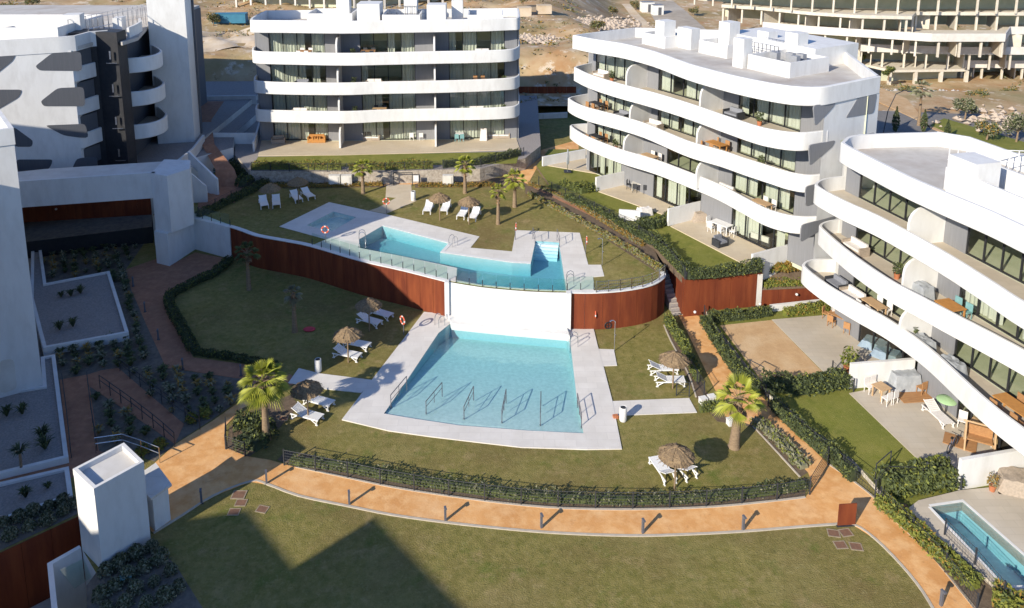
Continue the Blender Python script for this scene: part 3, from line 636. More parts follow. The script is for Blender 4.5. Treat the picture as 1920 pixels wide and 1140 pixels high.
# side glass balustrade + rooftop
z_=zrC
def rotbox(mb,c,d,rz,z,h): mb.box((c[0],c[1],z+h/2),(d[0],d[1],h),rz)
rC=math.atan2(-11,6.5)
def locC(u,v): # u along facade from left, v inward
    (x,y),a=along(facC,u);return (x-math.sin(a)*v,y+math.cos(a)*v)
for (u,v,lx,ly,h) in [(7.0,3.2,1.2,1.4,2.5),(8.6,4.6,1.8,1.1,1.9),(11.4,6.5,1.3,1.3,2.7),(16.8,2.2,1.1,1.0,2.4),(17.8,7.4,1.3,1.3,2.6),(14.6,7.8,1.2,1.2,2.2)]:
    t=MB();rotbox(t,locC(u,v),(lx,ly),rC,z_,h);bdC(t,'roof_box','white')
def hollowR(bd,c,lx,ly,rz,z,h,name='roof_terrace_wall',m='white'):
    cr,sr=math.cos(rz),math.sin(rz);pts=[(c[0]+a*lx/2*cr-b*ly/2*sr,c[1]+a*lx/2*sr+b*ly/2*cr) for a,b in ((-1,-1),(-1,1),(1,1),(1,-1))]
    t=MB();t.sweep(pts,[(0,z),(0,z+h),(.15,z+h),(.15,z)],closed=True,sm=False);bd(t,name,m)
hollowR(bdC,locC(6.2,3.9),3.2,2.6,rC,z_,1.1);hollowR(bdC,locC(12.2,5.4),3.4,3.4,rC,z_,1.15);hollowR(bdC,locC(19.6,4.4),4.2,4.6,rC,z_,1.2)
t=MB();q=locC(15.2,9.5);rotbox(t,q,(10,5.5),rC,z_-.3,1.9);t2=MB();bdC(t,'stair_block','white')
t=MB()
for i in range(10):
    for v in (4.6,7.2):
        c=locC(14.6+i*.42,v);t.box((c[0],c[1],z_+.85),(.05,.05,1.7))
for v in (4.6,7.2):
    for h in (.9,1.3,1.7): t.tube((*locC(14.6,v),z_+h),(*locC(18.4,v),z_+h),.025,6)
bdC(t,'roof_railing','steel')
for i,(u,v) in enumerate([(18.6,4.0),(19.4,4.9),(20.4,4.2),(20.1,5.3)]):
    t=MB();c=locC(u,v);rotbox(t,c,(.7,.45),rC,z_,1.35);bdC(t,'air_conditioner','hub_grey')
# ---- right front building (D)
FD=[.31,3.8,7.0,10.2];zrD=13.4
facD=[(23.7,52.4),(24.2,50.6),(25.5,46.2),(26.3,42.4),(27.1,39.2),(28.3,35.0),(29.8,30.0)]
def endD(l,extra=()): return smooth([(25.2,53.2)]+l+list(extra),4)
d4=smooth([(29.7,52.6),(24.2,52.0),(22.5,50.6),(22.2,49.6),(22.7,46.7),(23.3,43.6),(24.1,40.9),(24.9,38.5),(25.4,36.3),(26.2,33.0),(27.4,29)],4)
d3=smooth([(24.6,53.0),(22.3,52.3),(21.2,51.3),(21.1,50.3),(21.8,47.9),(22.7,45.8),(23.5,42.9),(24.1,40.2),(24.5,37.6),(24.9,34.8),(26.2,31)],4)
d2=smooth([(24.6,53.0),(22.9,52.6),(21.9,51.8),(21.8,50.6),(22.0,48.0),(22.35,45.8),(22.9,43.5),(23.7,41.6),(24.4,39.9),(25.2,38.1),(26.1,35.8),(27.2,32)],4)
d1=smooth([(24.6,53.2),(22.4,53.3),(21.3,52.6),(21.15,51.6),(21.7,49.3),(22.6,47.1),(23.5,45.2),(24.1,43.3),(24.5,41.2),(24.8,37.2),(25.3,34.6),(26.6,30)],4)
def sD(x,y):
    s=0
    for a,b in zip(facD,facD[1:]):
        p=onwall(x,y,a,b);d=math.dist(a,b);q=((p.x-a[0])*(b[0]-a[0])+(p.y-a[1])*(b[1]-a[1]))/d
        if -.01<=q<=d+.01: return s+q
        s+=d
    return s
WDp={3:[((1611,350),(1728,410),4),((1812,450),(1990,540),5)],2:[((1603,450),(1716,500),4),((1797,560),(1990,660),5)],1:[((1598,540),(1700,590),4),((1787,670),(1960,790),5)],0:[((1610,620),(1720,690),4),((1790,800),(1900,850),4)]}
wD={k:[(sD(*a),sD(*b),n) for a,b,n in l] for k,l in WDp.items()}
for k in wD: wD[k]=[(a,max(b,a+3),n) for a,b,n in wD[k]];wD[k]=[(a,min(b,length(facD)-.1),n) for a,b,n in wD[k]]
dD={3:[sD(1769,430)],2:[sD(1756,520)],1:[sD(1745,620)],0:[]}
Db,bdD=block('apartment_building','white apartment building with diagonal balconies at the right edge beside the private pool','building',facD,[(38,33),(38,50),(30,53.6)],FD,zrD,[d1,d2,d3,d4],wD,dD,curt=.5,divlen=[2.3,2.2,2.3,2.4],roofband=d4+[(38,33),(38,50)])
t=MB();t.prism([(23.6,52.6),(23.9,53.5),(30,54.2),(38.2,50.2),(38.2,33),(38,33),(38,50),(30,53.6)],0,zrD-.33);bdD(t,'end_wall','white')
t=MB();t.sweep([(29.7,52.6),(31.2,51.4),(32.4,46.8),(36,40)],[(.05,zrD-.33),(.05,zrD+.97),(-.15,zrD+.97),(-.15,zrD-.33)],sm=True);bdD(t,'parapet','white')
z_=zrD
hollowR(bdD,(28.2,41.0),3.2,7.5,math.radians(14),z_,1.35)
for (x,y,lx,ly,h) in [(26.6,43.0,1.7,1.9,2.3),(31.6,44.6,.9,.6,1.0),(30.4,42.5,1.2,1.0,1.6),(33.5,46.5,.8,.6,1.1)]:
    t=MB();rotbox(t,(x,y),(lx,ly),math.radians(14),z_,h);bdD(t,'roof_box','white')
t=MB()
for i in range(14):
    x,y=27.4+i*.5,46.9-i*.05;t.box((x,y,z_+.8),(.05,.05,1.6))
t.box((30.6,46.55,z_+1.6),(6.6,.05,.05),-.1);t.box((30.6,46.55,z_+.9),(6.6,.04,.04),-.1);bdD(t,'roof_railing','white')
# ---- left building with dark panels (A)
g0=5.5;zrA=17.5;S_=3.2
def prismthing(name,label,parts):
    r=thing(name,label,'building',(parts[0][1][0][0],parts[0][1][0][1],parts[0][2]));o=(-r.location[0],-r.location[1],-r.location[2])
    def bd(m,n,mt,par=r): return m.build(n,mt,par,loc=o if par is r else None)
    for (n,pl,z0,z1,m) in parts:
        t=MB();t.prism(pl,z0,z1);bd(t,n,m)
    return r,bd
A0,A1=(-62,57.1),(-36.9,67.4)
slab=P2([(203,320),(242,322),(258,312)],5.5)
rA,bdA=prismthing('apartment_building','white apartment building with dark rounded stripe panels and a dark stair slab, upper left',[
 ('front_block',[A0,A1,(-38.2,78),(-60,80)],4.2,zrA-.3,'white'),
 ('stair_slab',[slab[0],slab[1],slab[2],(slab[0][0]+.3,slab[0][1]+1.9),(-38.3,71.8),(-38.0,69.2)],5.0,zrA+.9,'black'),
 ('rear_block',[(-37.9,71.9),(-35.0,71.6),(-36.0,79),(-36,95),(-60,95),(-60,80.1),(-38.3,78.1)],4.2,zrA-.31,'clad'),
 ('white_tower',[*P2([(297,277),(366,273)],5.1),(-31.95,81.8),(-35.0,89.5),(-38,89.5)],4.6,24.0,'white'),
 ('dark_pier',[(-32.1,81.75),(-31.75,81.9),(-34.9,90.2),(-35.6,90.2)],4.6,20.5,'clad')])
t=MB();t.prism([A0,(A1[0]+.3,A1[1]+.3),(-35.9,71.6),(-33.6,69.8),(-33.4,72.5),(-35.6,80),(-36.1,95),(-60,95)],zrA-.3,zrA);bdA(t,'roof','roof_floor')
t=MB();t.sweep([(A0[0],A0[1]),(A1[0]-1.5,A1[1]-.615),(A1[0]-.9,A1[1]-.37),(A1[0]-.5,A1[1]-.2),(A1[0]+.25,A1[1]+.3),(-36.4,69.8),(-35.2,70.6)],[(.06,zrA-.4),(.06,zrA+.95),(-.15,zrA+.95),(-.15,zrA-.4)],sm=True);bdA(t,'parapet','white')
t=MB();t.sweep([(-35.6,78),(-34.6,76.0),(-34.2,74.2),(-34.0,72)][::-1],[(.06,zrA-.4),(.06,zrA+.95),(-.15,zrA+.95),(-.15,zrA-.4)],sm=True);bdA(t,'parapet','white')
AW0,AW1=A0,A1
for px in ([(66,124),(98,99),(152,97),(154,133),(74,132)],[(76,190),(108,165),(157,163),(160,199),(82,199)],[(84,235),(160,232),(166,258),(150,258),(120,254)],
           [(-20,101),(30,101),(24,114),(-20,150)],[(-20,168),(42,168),(36,182),(-20,215)],[(25,237),(62,264),(60,275),(27,275)],[(30,299),(99,299),(96,310),(74,337),(32,339)],[(131,325),(144,297),(182,294),(184,325),(140,328)]):
    wallpanel(bdA,px,AW0,AW1,'clad')
# side balconies between front corner and slab
for k in range(0,4):
    z=g0+.0+3.0*k+(.0 if k else .0)
    t=MB();l=smooth([(-36.95,67.46),(-36.75,67.7),(-36.5,68.6),(-36.2,69.8)],3);t.sweep(l,band_prof(z+.2,.3,1.0),sm=True)
    if k: bdA(t,'parapet','white')
    t=MB();t.prism([(-37.6,68),(-36.95,67.9),(-36.4,69.7),(-37.8,69.7)],z+1.2,z+2.7);bdA(t,'dark_panel','clad')
    f=MB();f.box((-34.6,69.45,z+1.9),(.14,.12,.75));f.box((-34.5,69.38,z+1.2),(.9,.12,.06));bdA(f,'window_frame','steel')
for k in range(1,4):
    z=5.2+3.15*k
    l=smooth([(-34.1,71.5),(-32.9,72.2),(-32.3,73.6),(-32.6,75.4),(-33.8,77.2),(-35.0,78.6)],4)
    t=MB();t.prism(offs(l,-.07)+[(-35.9,78.4),(-35.3,72)],z-.3,z);bdA(t,'balcony_floor','patio')
    t=MB();t.sweep(l,band_prof(z,.35,1.05),sm=True);bdA(t,'parapet','white')
hollow(bdA,-52,68,-38.2,76,zrA,1.6)
for (x,y,a,b,h) in [(-50,72,1.6,1.6,2.4),(-38.6,71.5,1.4,1.4,2.3),(-36.2,75,.8,1.6,1.5)]:
    t=MB();rotbox(t,(x,y),(a,b),.2,zrA,h);bdA(t,'roof_box','white')
t=MB()
for i in range(18):
    t.box((-38.6+i*.14,70.5+i*.75,zrA+.95),(.05,.05,1.9));t.box((-37.0+i*.12,70.8+i*.7,zrA+.95),(.05,.05,1.9))
t.tube((-38.6,70.5,zrA+1.9),(-36.1,83.5,zrA+1.9),.03);t.tube((-37.0,70.8,zrA+1.9),(-34.9,82.8,zrA+1.9),.03);t.tube((-37.0,70.8,zrA+1.),(-34.9,82.8,zrA+1.),.03);bdA(t,'roof_railing','steel')
# ---- bridge, pier and entrance stair of the left building
r=thing('footbridge','white footbridge with a solid parapet joining the left building to the white pier','bridge',(-33,62,5))
o=(33,-62,-5)
pr=P2([(40,340),(284,324)],7.8);pb=P2([(283,325),(313,330),(356,316)],7.8)
bh=[(pr[0][0]-14,pr[0][1]-5.4),pr[0],pr[1],pb[0]];bk=[(x,y+3.2) for x,y in bh]
t=MB();t.sweep(bh,[(0,5.6),(0,7.8),(-.25,7.8),(-.25,5.6)],sm=False);t.build('parapet','white',r,loc=o)
t=MB();t.prism([(x+.02,y+.26) for x,y in bh]+bk[::-1],6.3,7.72);t.build('deck','concrete_white',r,loc=o)
pier=pb+[(pb[2][0]-.8,pb[2][1]+2.2),(pb[0][0]-.4,pb[0][1]+3.6)]
t=MB();t.prism(pier,2.86,7.8);t.build('pier','white',r,loc=o)
pbase=P2([(289,433),(313,438.5),(362,409),(430,426)],2.88);pbase=pbase+[(pbase[3][0]+.05,pbase[3][1]+.4),(pbase[2][0],pbase[2][1]+1.2),(pbase[0][0]-.3,pbase[0][1]+3)]
t=MB();t.prism(pbase,0,2.86);t.build('pier_base','white',r,loc=o)
t=MB();p=at(270,372,4.5);q=at(243,360,5);t.box((-31.0,66.5,5.0),(1.6,.06,1.2),.3);t.build('glass_screen','balustrade_glass',r,loc=o)
st=thing('entrance_stair','white walled entrance stair descending from the left building to the upper lawn','stair',(-28,72,2.8));o=(28,-72,-2.8)
sa=[at(352,296,5.6),at(404,338,3.9)]
def slopewall(a,b,th,h0,h1,z0,par,nm,oo):
    d=Vector((b.x-a.x,b.y-a.y,0)).normalized();n=Vector((-d.y,d.x,0))*th;t=MB()
    vs=[Vector((a.x,a.y,z0)),Vector((b.x,b.y,z0)),Vector((b.x,b.y,h1)),Vector((a.x,a.y,h0))];vs=vs+[v+n for v in vs]
    t.add(vs,[(0,1,2,3),(7,6,5,4),(0,4,5,1),(1,5,6,2),(2,6,7,3),(3,7,4,0)]);return t.build(nm,'white',par,loc=oo)
slopewall(at(352,284,6.5),at(406,336,4.4),.2,6.5,4.4,2.8,st,'side_wall',o)
slopewall(at(340,310,6.4),at(387,350,4.3),.2,6.4,4.3,2.8,st,'side_wall',o)
t=MB();a,b=at(345,300,6.0),at(395,345,3.2)
for i in range(14):
    c=a.lerp(b,i/13);t.box((c.x,c.y,(c.z-.9+2.8)/2+.1),(.5,1.5,max(.15,c.z-.9-2.8)),-.9)
t.build('tread','concrete',st,loc=o)
for lab,(a,b),z,h in (('white garden wall left of the centre back building, beside the path',((400,270),(478,270)),4.1,1.2),('slanting white wall end at the left side of the back terrace',((478,283),(491,240)),4.15,1.0),('low white kerb wall across the grey terraces left of the back building',((380,188),(480,186)),5.5,.5)):
    A,B=at(*a,z),at(*b,z);t=MB();t.sweep([(A.x,A.y),(B.x,B.y)],[(0,z-1.4),(0,z+h),(-.2,z+h),(-.2,z-1.4)],sm=False);tag(t.build('garden_wall','white'),lab,'wall')
# ---- tall white block at left edge (P)
PA,PB_=(-48,33.1),(-28.45,44.9)
rP,bdP=prismthing('apartment_building','tall plain white gable wall of the nearest building at the left edge',[('gable_block',[PA,PB_,(-38.2,57),(-60,50)],0,16.1,'white'),('added_shade_block',[(-72,28),(-49,34),(-49,49),(-72,49)],0,22.,'white')])  # higher block out of view, added to shade the upper left facade
t=MB();t.sweep([(-46,34.2),PB_,(-38.2,57)],[(.05,15.9),(.05,16.9),(-.2,16.9),(-.2,15.9)],sm=False);bdP(t,'parapet','white')
wallpanel(bdP,[(0,675),(26,672),(32,729),(0,738)],PA,PB_,'concrete_white',name='door')
# buildings just outside the picture that shade the garden
ho=17*math.tan(PI/2-EL)
def cast(p,z=17.,zs=0.): k=(z-zs)/math.tan(EL);return (p[0]-math.cos(AZ)*k,p[1]-math.sin(AZ)*k)
def tower(lab,foot,z):
    r=thing('apartment_building',lab,'building',(foot[0][0],foot[0][1],0));o=(-foot[0][0],-foot[0][1],0)
    t=MB();t.prism(foot,0,z-1.0);t.build('wall','white',r,loc=o)
    for k in range(1,int(z/3.2)+1):
        zz=min(z-1.0,3.2*k);t=MB();f=foot;t.sweep(f,band_prof(zz,.3,1.0 if zz>z-1.3 else .9),closed=True,sm=False);t.build('parapet','white',r,loc=o)
q1=[cast(p) for p in [(-18,71),(-11,65.3),(-7.6,62.7),(-6.0,60.2),(-6.1,54.1),(-7.2,51.9),(-10.5,49.5),(-13.7,46.7),(-16.0,44.2),(-18.7,42.6),(-19.7,41.4)]]
tower('white apartment block left of the picture whose roof shades the lower lawn',q1+[(q1[-1][0]-14,q1[-1][1]+4),(q1[-1][0]-14,q1[0][1]+4),(q1[0][0]-8,q1[0][1]+4)],17.0)
q2=[cast(p) for p in [(-40,46),(-24,39),(-17.6,35.8),(-16.6,34.2),(-12.6,35.0),(-9.4,31.5),(-6.2,34.5),(-1.2,28.9),(4,24)]]
tower('white apartment block in front of the picture whose stepped roof shades the bottom lawn',[(q2[0][0]-12,q2[0][1]-10)]+q2+[(q2[-1][0]-3,q2[-1][1]-8)] if 0 else q2[::-1]+[(q2[0][0]-14,q2[0][1]-6),(q2[-1][0]-8,q2[-1][1]-6)],17.0)
# ---- lift shaft, bottom left
sh=[at(176,916,4.28),at(269,865,4.28),at(232,830,4.28),at(137,879,4.28)];sh=[(p.x,p.y) for p in sh]
r=thing('lift_shaft','white lift shaft tower with a flat recessed roof at the bottom left','tower',(*sh[0],0));o=(-sh[0][0],-sh[0][1],0)
t=MB();t.prism(sh,-3.5,4.0);t.build('shaft_wall','white',r,loc=o)
t=MB();t.sweep(sh,[(0.012,3.95),(0.012,4.28),(-.15,4.28),(-.15,3.95)],closed=True,sm=False);t.build('parapet','white',r,loc=o)
t=MB();t.prism(inset(sh,.13),4.0,4.03);t.build('roof','white_roof',r,loc=o)
p=at(193,866,4.2);t=MB();c=at(222,900,4.0);t.box((c.x,c.y,3.9),(.12,.1,.12),.7);t.build('lamp','white',r,loc=o)
# low hut behind the shaft
hb=P2([(272,875),(318,903),(300,950),(262,930)],2.2)
hb=P2([(245,900),(292,868),(322,908),(283,935)],2.0);r=thing('utility_hut','small white hut with a grey slab roof behind the lift shaft','hut',(*hb[0],0));o=(-hb[0][0],-hb[0][1],0)
t=MB();t.prism(inset(hb,.15),0,1.9);t.build('wall','white',r,loc=o);t=MB();t.prism(hb,1.9,2.02);t.build('roof','concrete_white',r,loc=o)
# stair parapet of the lower exit with glass canopy
r=thing('exit_parapet','white L-shaped parapet with a pale glass canopy beside the lift shaft','wall',(-20,30,0));o=(20,-30,0)
l=P2([(152,1027),(99,1057),(112,1180)],.15);t=MB();t.sweep(l,[(0,-3.55),(0,.15),(.22,.15),(.22,-3.55)],sm=False);t.build('parapet','white',r,loc=o)
cpz=[at(158,1034,-.3),at(110,1066,-.3),at(140,1102,-1.),at(178,1076,-1.)];t=MB();t.add(cpz+[p-Vector((0,0,.05)) for p in cpz],[(0,1,2,3),(7,6,5,4),(0,4,5,1),(1,5,6,2),(2,6,7,3),(3,7,4,0)]);t.build('glass_canopy','balustrade_glass',r,loc=o)
# ---- white party walls
def pwall(a,b,z,h,lab,z0=None,th=.2,fe=None):
    A,B=at(*a,z),at(*b,z);t=MB();t.sweep([(A.x,A.y),(B.x,B.y)],[(0,z if z0 is None else z0),(0,z+h),(-th,z+h),(-th,z if z0 is None else z0)],sm=False);return tag(t.build('garden_wall','white'),lab,'wall')
pwall((1593,729),(1712,719),.28,1.66,'white party wall behind the covered square hot tub')
pwall((1797,920),(1935,895),.28,1.75,'white party wall in front of the private swimming pool terrace')
t=MB();t.sweep([(18.55,55.05),(22.9,57.25)],[(0,1.9),(0,4.25),(-.2,4.25),(-.2,1.9)],sm=False);tag(t.build('garden_wall','white'),'white wall above the orange grasses, joining the rusty steel wall to the building','wall')
pwall((1118,359),(1203,340),3.1,1.35,'white party wall between the two upper right patios')
pwall((1253,424),(1343,402),3.1,1.5,'white party wall beside the dark covered sofa')
pwall((1018,312),(1098,297),3.1,1.0,'white wall behind the closed parasol at the top patio')
pwall((1160,412),(1200,415),3.1,.9,'short white wall by the fence near the hedge corner')
pwall((1445,585),(1562,572),.3,.5,'low white wall below the low rusty steel wall')
# ================================================================== BACKGROUND
from mathutils import noise
def hill(x,y):
    w=max(0,min(1,(x-11)/22));w=w*w*(3-2*w)
    rise=max(0,min(1,(y-103.5)/7.5));rise=rise*rise*(3-2*rise)
    L=4.0+4.6*rise+noise.noise(Vector((x*.09,y*.09,1)))*1.9*rise+noise.noise(Vector((x*.4,y*.4,5)))*.7*rise
    R=2.2-2.6*max(0,min(1,(y-100)/22))+noise.noise(Vector((x*.1,y*.1,9)))*.35
    z=L*(1-w)+R*w
    if y>175: z+=(y-175)*.05
    return z
g=MB();xs=[-150+i*2.0 for i in range(171)];ys=[99+1.2*j for j in range(70)]+[183+j*8 for j in range(40)]
nx=len(xs)
g.add([(x,y,hill(x,y)) for y in ys for x in xs],[(j*nx+i,j*nx+i+1,(j+1)*nx+i+1,(j+1)*nx+i) for j in range(len(ys)-1) for i in range(nx-1)],0,True)
struct('hillside',g,'earth')
def drape(name,pts,m,dz=.05,n=1,z=None):
    "sheet following the hillside: fan of small quads inside a quad a,b,c,d"
    a,b,c,d=[Vector(p) for p in pts];N=14;t=MB();vs=[]
    for j in range(N+1):
        for i in range(N+1):
            p=(a.lerp(b,i/N)).lerp(d.lerp(c,i/N),j/N);vs.append((p.x,p.y,hill(p.x,p.y)+dz))
    t.add(vs,[(j*(N+1)+i,j*(N+1)+i+1,(j+1)*(N+1)+i+1,(j+1)*(N+1)+i) for j in range(N) for i in range(N)],0,True);return struct(name,t,m)
def hp(x,y):
    "photo point on the hillside"
    z=3.
    for _ in range(12):
        p=at(x,y,z);z=z*.5+.5*hill(p.x,p.y) if p.y>99 else z
    return at(x,y,z)
def H2(l): return [tuple(hp(*p)[:2]) for p in l]
drape('sand_flat',H2([(372,100),(478,92),(478,52),(372,60)]),'earth_pale',.12)
drape('dirt_road',H2([(1240,62),(1330,62),(1262,2),(1205,2)]),'road_dust',.15)
drape('dirt_road',H2([(1195,45),(1245,75),(1180,8),(1165,8)]),'earth_pale',.15)
# street behind the right buildings
t=MB();t.poly([(27.8,63),(75,63),(75,112),(31,112),(31,73)],2.825);struct('bare_ground',t,'earth')
t=MB();t.add([(29.5,88,2.86),(75,88,2.86),(75,97,2.86),(29.5,104,2.86)],[(0,1,2,3)]);t.add([(24,62,2.84),(75,63,2.84),(75,88,2.84),(29,88,2.84)],[(0,1,2,3)]);struct('street',t,'asphalt')
def drape2(name,px,m,dz=.1): return drape(name,H2(px),m,dz)
t=MB();P=P2([(1740,200),(1925,300),(1925,270),(1780,195)],2.8);
for nm,px,m in (('grass_verge',[(1745,235),(1770,222),(1925,268),(1925,300),(1870,290)],'lawn_garden'),('bare_verge',[(1652,165),(1700,185),(1745,240),(1870,292),(1800,260),(1720,225),(1645,190)],'sand_ground')):
    t=MB();t.prism(P2(px,2.9),2.85,2.93,0,bottom=False);struct(nm,t,m)
# --- building under construction, upper right
r=thing('unfinished_building','long unfinished concrete apartment building with open floors, upper right corner','building',(70,135,-1));o=(-70,-135,1)
LVL=[(11.0,[(1353,10),(1430,15),(1520,24),(1613,30),(1710,32),(1717,24),(1990,25)],3.0,'concrete',.0),
     (8.0,[(1430,41),(1520,49),(1647,57),(1747,63),(1886,63),(1895,50),(1990,50)],3.0,'concrete_white',.9),
     (5.0,[(1613,82),(1700,85),(1800,88),(1990,88)],3.0,'concrete_white',.9),
     (2.0,[(1803,113),(1990,114)],3.0,'concrete_white',.9)]
for z,px,h,m,par in LVL:
    l=P2(px,z+par);back=[(x+3,y+9) for x,y in l][::-1]
    t=MB();t.prism(l+back,z-.35,z);t.build('floor_slab','concrete',r,loc=o)
    t=MB();t.sweep(l,[(0.02,z-.4),(0.02,z+max(par,.15)),(-.15,z+max(par,.15)),(-.15,z-.4)],sm=False);t.build('edge_band',m,r,loc=o)
    L=length(l);s=.3
    while s<L:
        (x,y),a=along(l,s);t=MB();t.box((x+.2,y+.5,z-.35-1.35),(.3,.3,2.65),a);t.build('column','concrete',r,loc=o);s+=3.4
    bl=[(x+2.6,y+6.6) for x,y in l];t=MB();t.sweep(bl,[(0,z-3.0),(0,z-.35),(-.2,z-.35),(-.2,z-3.0)],sm=False);t.build('inner_wall','interior',r,loc=o)
    for k in range(int(L/7)):
        (x,y),a=along(l,2+7*k);t=MB();t.box((x+1.6,y+3.6,z-1.7),(.16,5.4,2.6),a-.25);t.build('cross_wall','concrete',r,loc=o)
z=14.;l=P2([(1300,-22),(1500,-10),(1700,-6),(1990,-8)],z);t=MB();t.prism(l+[(x+3,y+9) for x,y in l][::-1],z-.35,z);t.build('floor_slab','concrete',r,loc=o)
L=length(l);s=.3
while s<L:
    (x,y),a=along(l,s);t=MB();t.box((x+.2,y+.5,z-1.7),(.28,.28,2.65),a);t.build('column','concrete',r,loc=o);s+=3.4
bl=[(x+2.6,y+6.6) for x,y in l];t=MB();t.sweep(bl,[(0,z-3.0),(0,z-.35),(-.2,z-.35),(-.2,z-3.0)],sm=False);t.build('inner_wall','interior',r,loc=o)
# low front block with three openings
fl_=P2([(1612,122),(1660,158),(1800,158),(1818,122)],-.6);a=at(1668,160,-.6);b=at(1812,158,-.6)
t=MB();t.prism([(a.x,a.y),(b.x,b.y),(b.x+1.5,b.y+7),(a.x-3,a.y+7)],1.6,2.0);t.build('floor_slab','concrete',r,loc=o)
for i in range(4):
    c=a.lerp(b,i/3);t=MB();t.box((c.x,c.y+.3,.4),(.5,.5,2.6),.02);t.build('column','concrete',r,loc=o)
t=MB();t.sweep([(a.x,a.y+3),(b.x,b.y+3)],[(0,-1),(0,1.6),(-.2,1.6),(-.2,-1)],sm=False);t.build('inner_wall','interior',r,loc=o)
t=MB();c0=at(1612,122,2.0);c1=at(1540,98,4.0);t.prism([(c0.x-9,c0.y),(c0.x,c0.y),(c0.x+2,c0.y+7),(c0.x-8,c0.y+7)],-1,4.6);t.build('inner_wall','concrete',r,loc=o)
# --- far building at the top centre
r=thing('unfinished_building','distant unfinished white building cut by the top edge, behind the centre back roof','building',(-40,150,8));o=(40,-150,-8)
l=[tuple(hp(x,y)[:2]) for x,y in ((440,14),(560,16),(640,15),(840,10))]
for k in range(2):
    z=11.6+3.2*k;t=MB();t.prism(l+[(x+1,y+9) for x,y in l][::-1],z-.4,z);t.build('floor_slab','concrete',r,loc=o)
    t=MB();t.sweep(l,[(.03,z-.5),(.03,z+.9),(-.2,z+.9),(-.2,z-.5)],sm=False);t.build('edge_band','concrete_white',r,loc=o)
L=length(l);s=.3
while s<L:
    (x,y),a=along(l,s);t=MB();t.box((x,y+.4,9.7),(.35,.35,3.1),a);t.build('column','concrete_white',r,loc=o);s+=3.1
t=MB();t.sweep([(x+.5,y+4) for x,y in l],[(0,7),(0,11.2),(-.2,11.2),(-.2,7)],sm=False);t.build('inner_wall','interior',r,loc=o)
# --- rubble, containers, vehicles on the site
def rockmb(n,rx,ry,s0,s1,zf=.6,cx=0,cy=0):
    t=MB()
    for i in range(n):
        x,y=random.gauss(0,rx*.5),random.gauss(0,ry*.5);s=random.uniform(s0,s1);vs=[]
        for a in ((0,0,1),(1,0,0),(0,1,0),(-1,0,0),(0,-1,0),(0,0,-1)): vs.append(((x+a[0]*s*random.uniform(.6,1.1)),(y+a[1]*s*random.uniform(.6,1.1)),s*zf*(a[2]*random.uniform(.6,1))+s*.2))
        t.add(vs,[(0,1,2),(0,2,3),(0,3,4),(0,4,1),(5,2,1),(5,3,2),(5,4,3),(5,1,4)])
    return t
for px,n,rx,ry,m,lab in (((1095,45),900,9,8,'rock','broad field of pale broken rubble behind the middle right building'),((1010,72),260,5,6,'rock','ochre rubble heap right of the back building roof'),((1880,225),160,6,6,'rock','scattered pale rocks on the hillside at the right edge'),((1730,175),160,9,2.5,'rock_grey','row of grey rubble below the unfinished building')):
    p=hp(*px);t=rockmb(n,rx,ry,.15,.75);tag(t.build('rubble',m,loc=(p.x,p.y,p.z-.05)),lab,'rubble',kind='stuff')
for k,(px,sx,sy,sz,m,lab) in enumerate((((432,42),5.5,2.2,1.5,'container_blue','blue container on the pale sand left of the back building'),((1213,22),3.2,2.6,2.6,'white','white site cabin by the dirt road, left one of two'),((1232,28),2.6,2.6,2.6,'white','white site cabin by the dirt road, right one of two'),((983,30),2.4,2.0,1.6,'earth_pale','stack of tan building blocks right of the back roof'),((1020,25),2.6,2.0,1.5,'earth_pale','tan pallet of building blocks amid the rubble'))):
    p=hp(*px);r=thing('container' if 'cont' in lab else ('site_cabin' if 'cabin' in lab else 'block_stack'),lab,'container' if 'cont' in lab else ('cabin' if 'cabin' in lab else 'building blocks'),p,.1)
    t=MB();t.box((0,0,sz/2),(sx,sy,sz));t.build('body',m,r);t=MB();t.box((0,0,sz+.04),(sx+.1,sy+.1,.08));t.build('lid','cladL' if m=='white' else m,r)
    if m=='white': t=MB();t.box((.3,-sy/2-.02,1.1),(.8,.06,2.0));t.build('door','clad',r)
random.seed(77);t=MB()
for i in range(1500):
    x,y=random.uniform(-70,60),random.uniform(104,175)
    if noise.noise(Vector((x*.07,y*.07,8)))<.08:continue
    s=random.uniform(.08,.4);z=hill(x,y);vs=[(x+a*s*random.uniform(.6,1.2),y+b*s*random.uniform(.6,1.2),z+c*s*.6) for a,b,c in ((0,0,1),(1,0,0),(0,1,0),(-1,0,0),(0,-1,0))];t.add(vs,[(0,1,2),(0,2,3),(0,3,4),(0,4,1)])
tag(t.build('loose_rock','rock'),'loose stones and broken spoil scattered over the hillside behind the buildings','stones',kind='stuff')
# retaining wall and dark fence behind, between the buildings
A,B=at(972,192,3.0),at(1066,192,3.0)
corten('retaining_wall',[(A.x,A.y),(B.x+1,B.y)],2.8,5.2,'dark rusty steel wall in the shade between the back and middle right buildings')
t=MB();A,B=at(975,222,3.0),at(1064,218,3.0);t.sweep([(A.x,A.y),(B.x,B.y)],[(0,2.8),(0,3.5),(-.2,3.5),(-.2,2.8)],sm=False);tag(t.build('garden_wall','concrete_white'),'low pale kerb wall below the dark rusty wall between the buildings','wall')
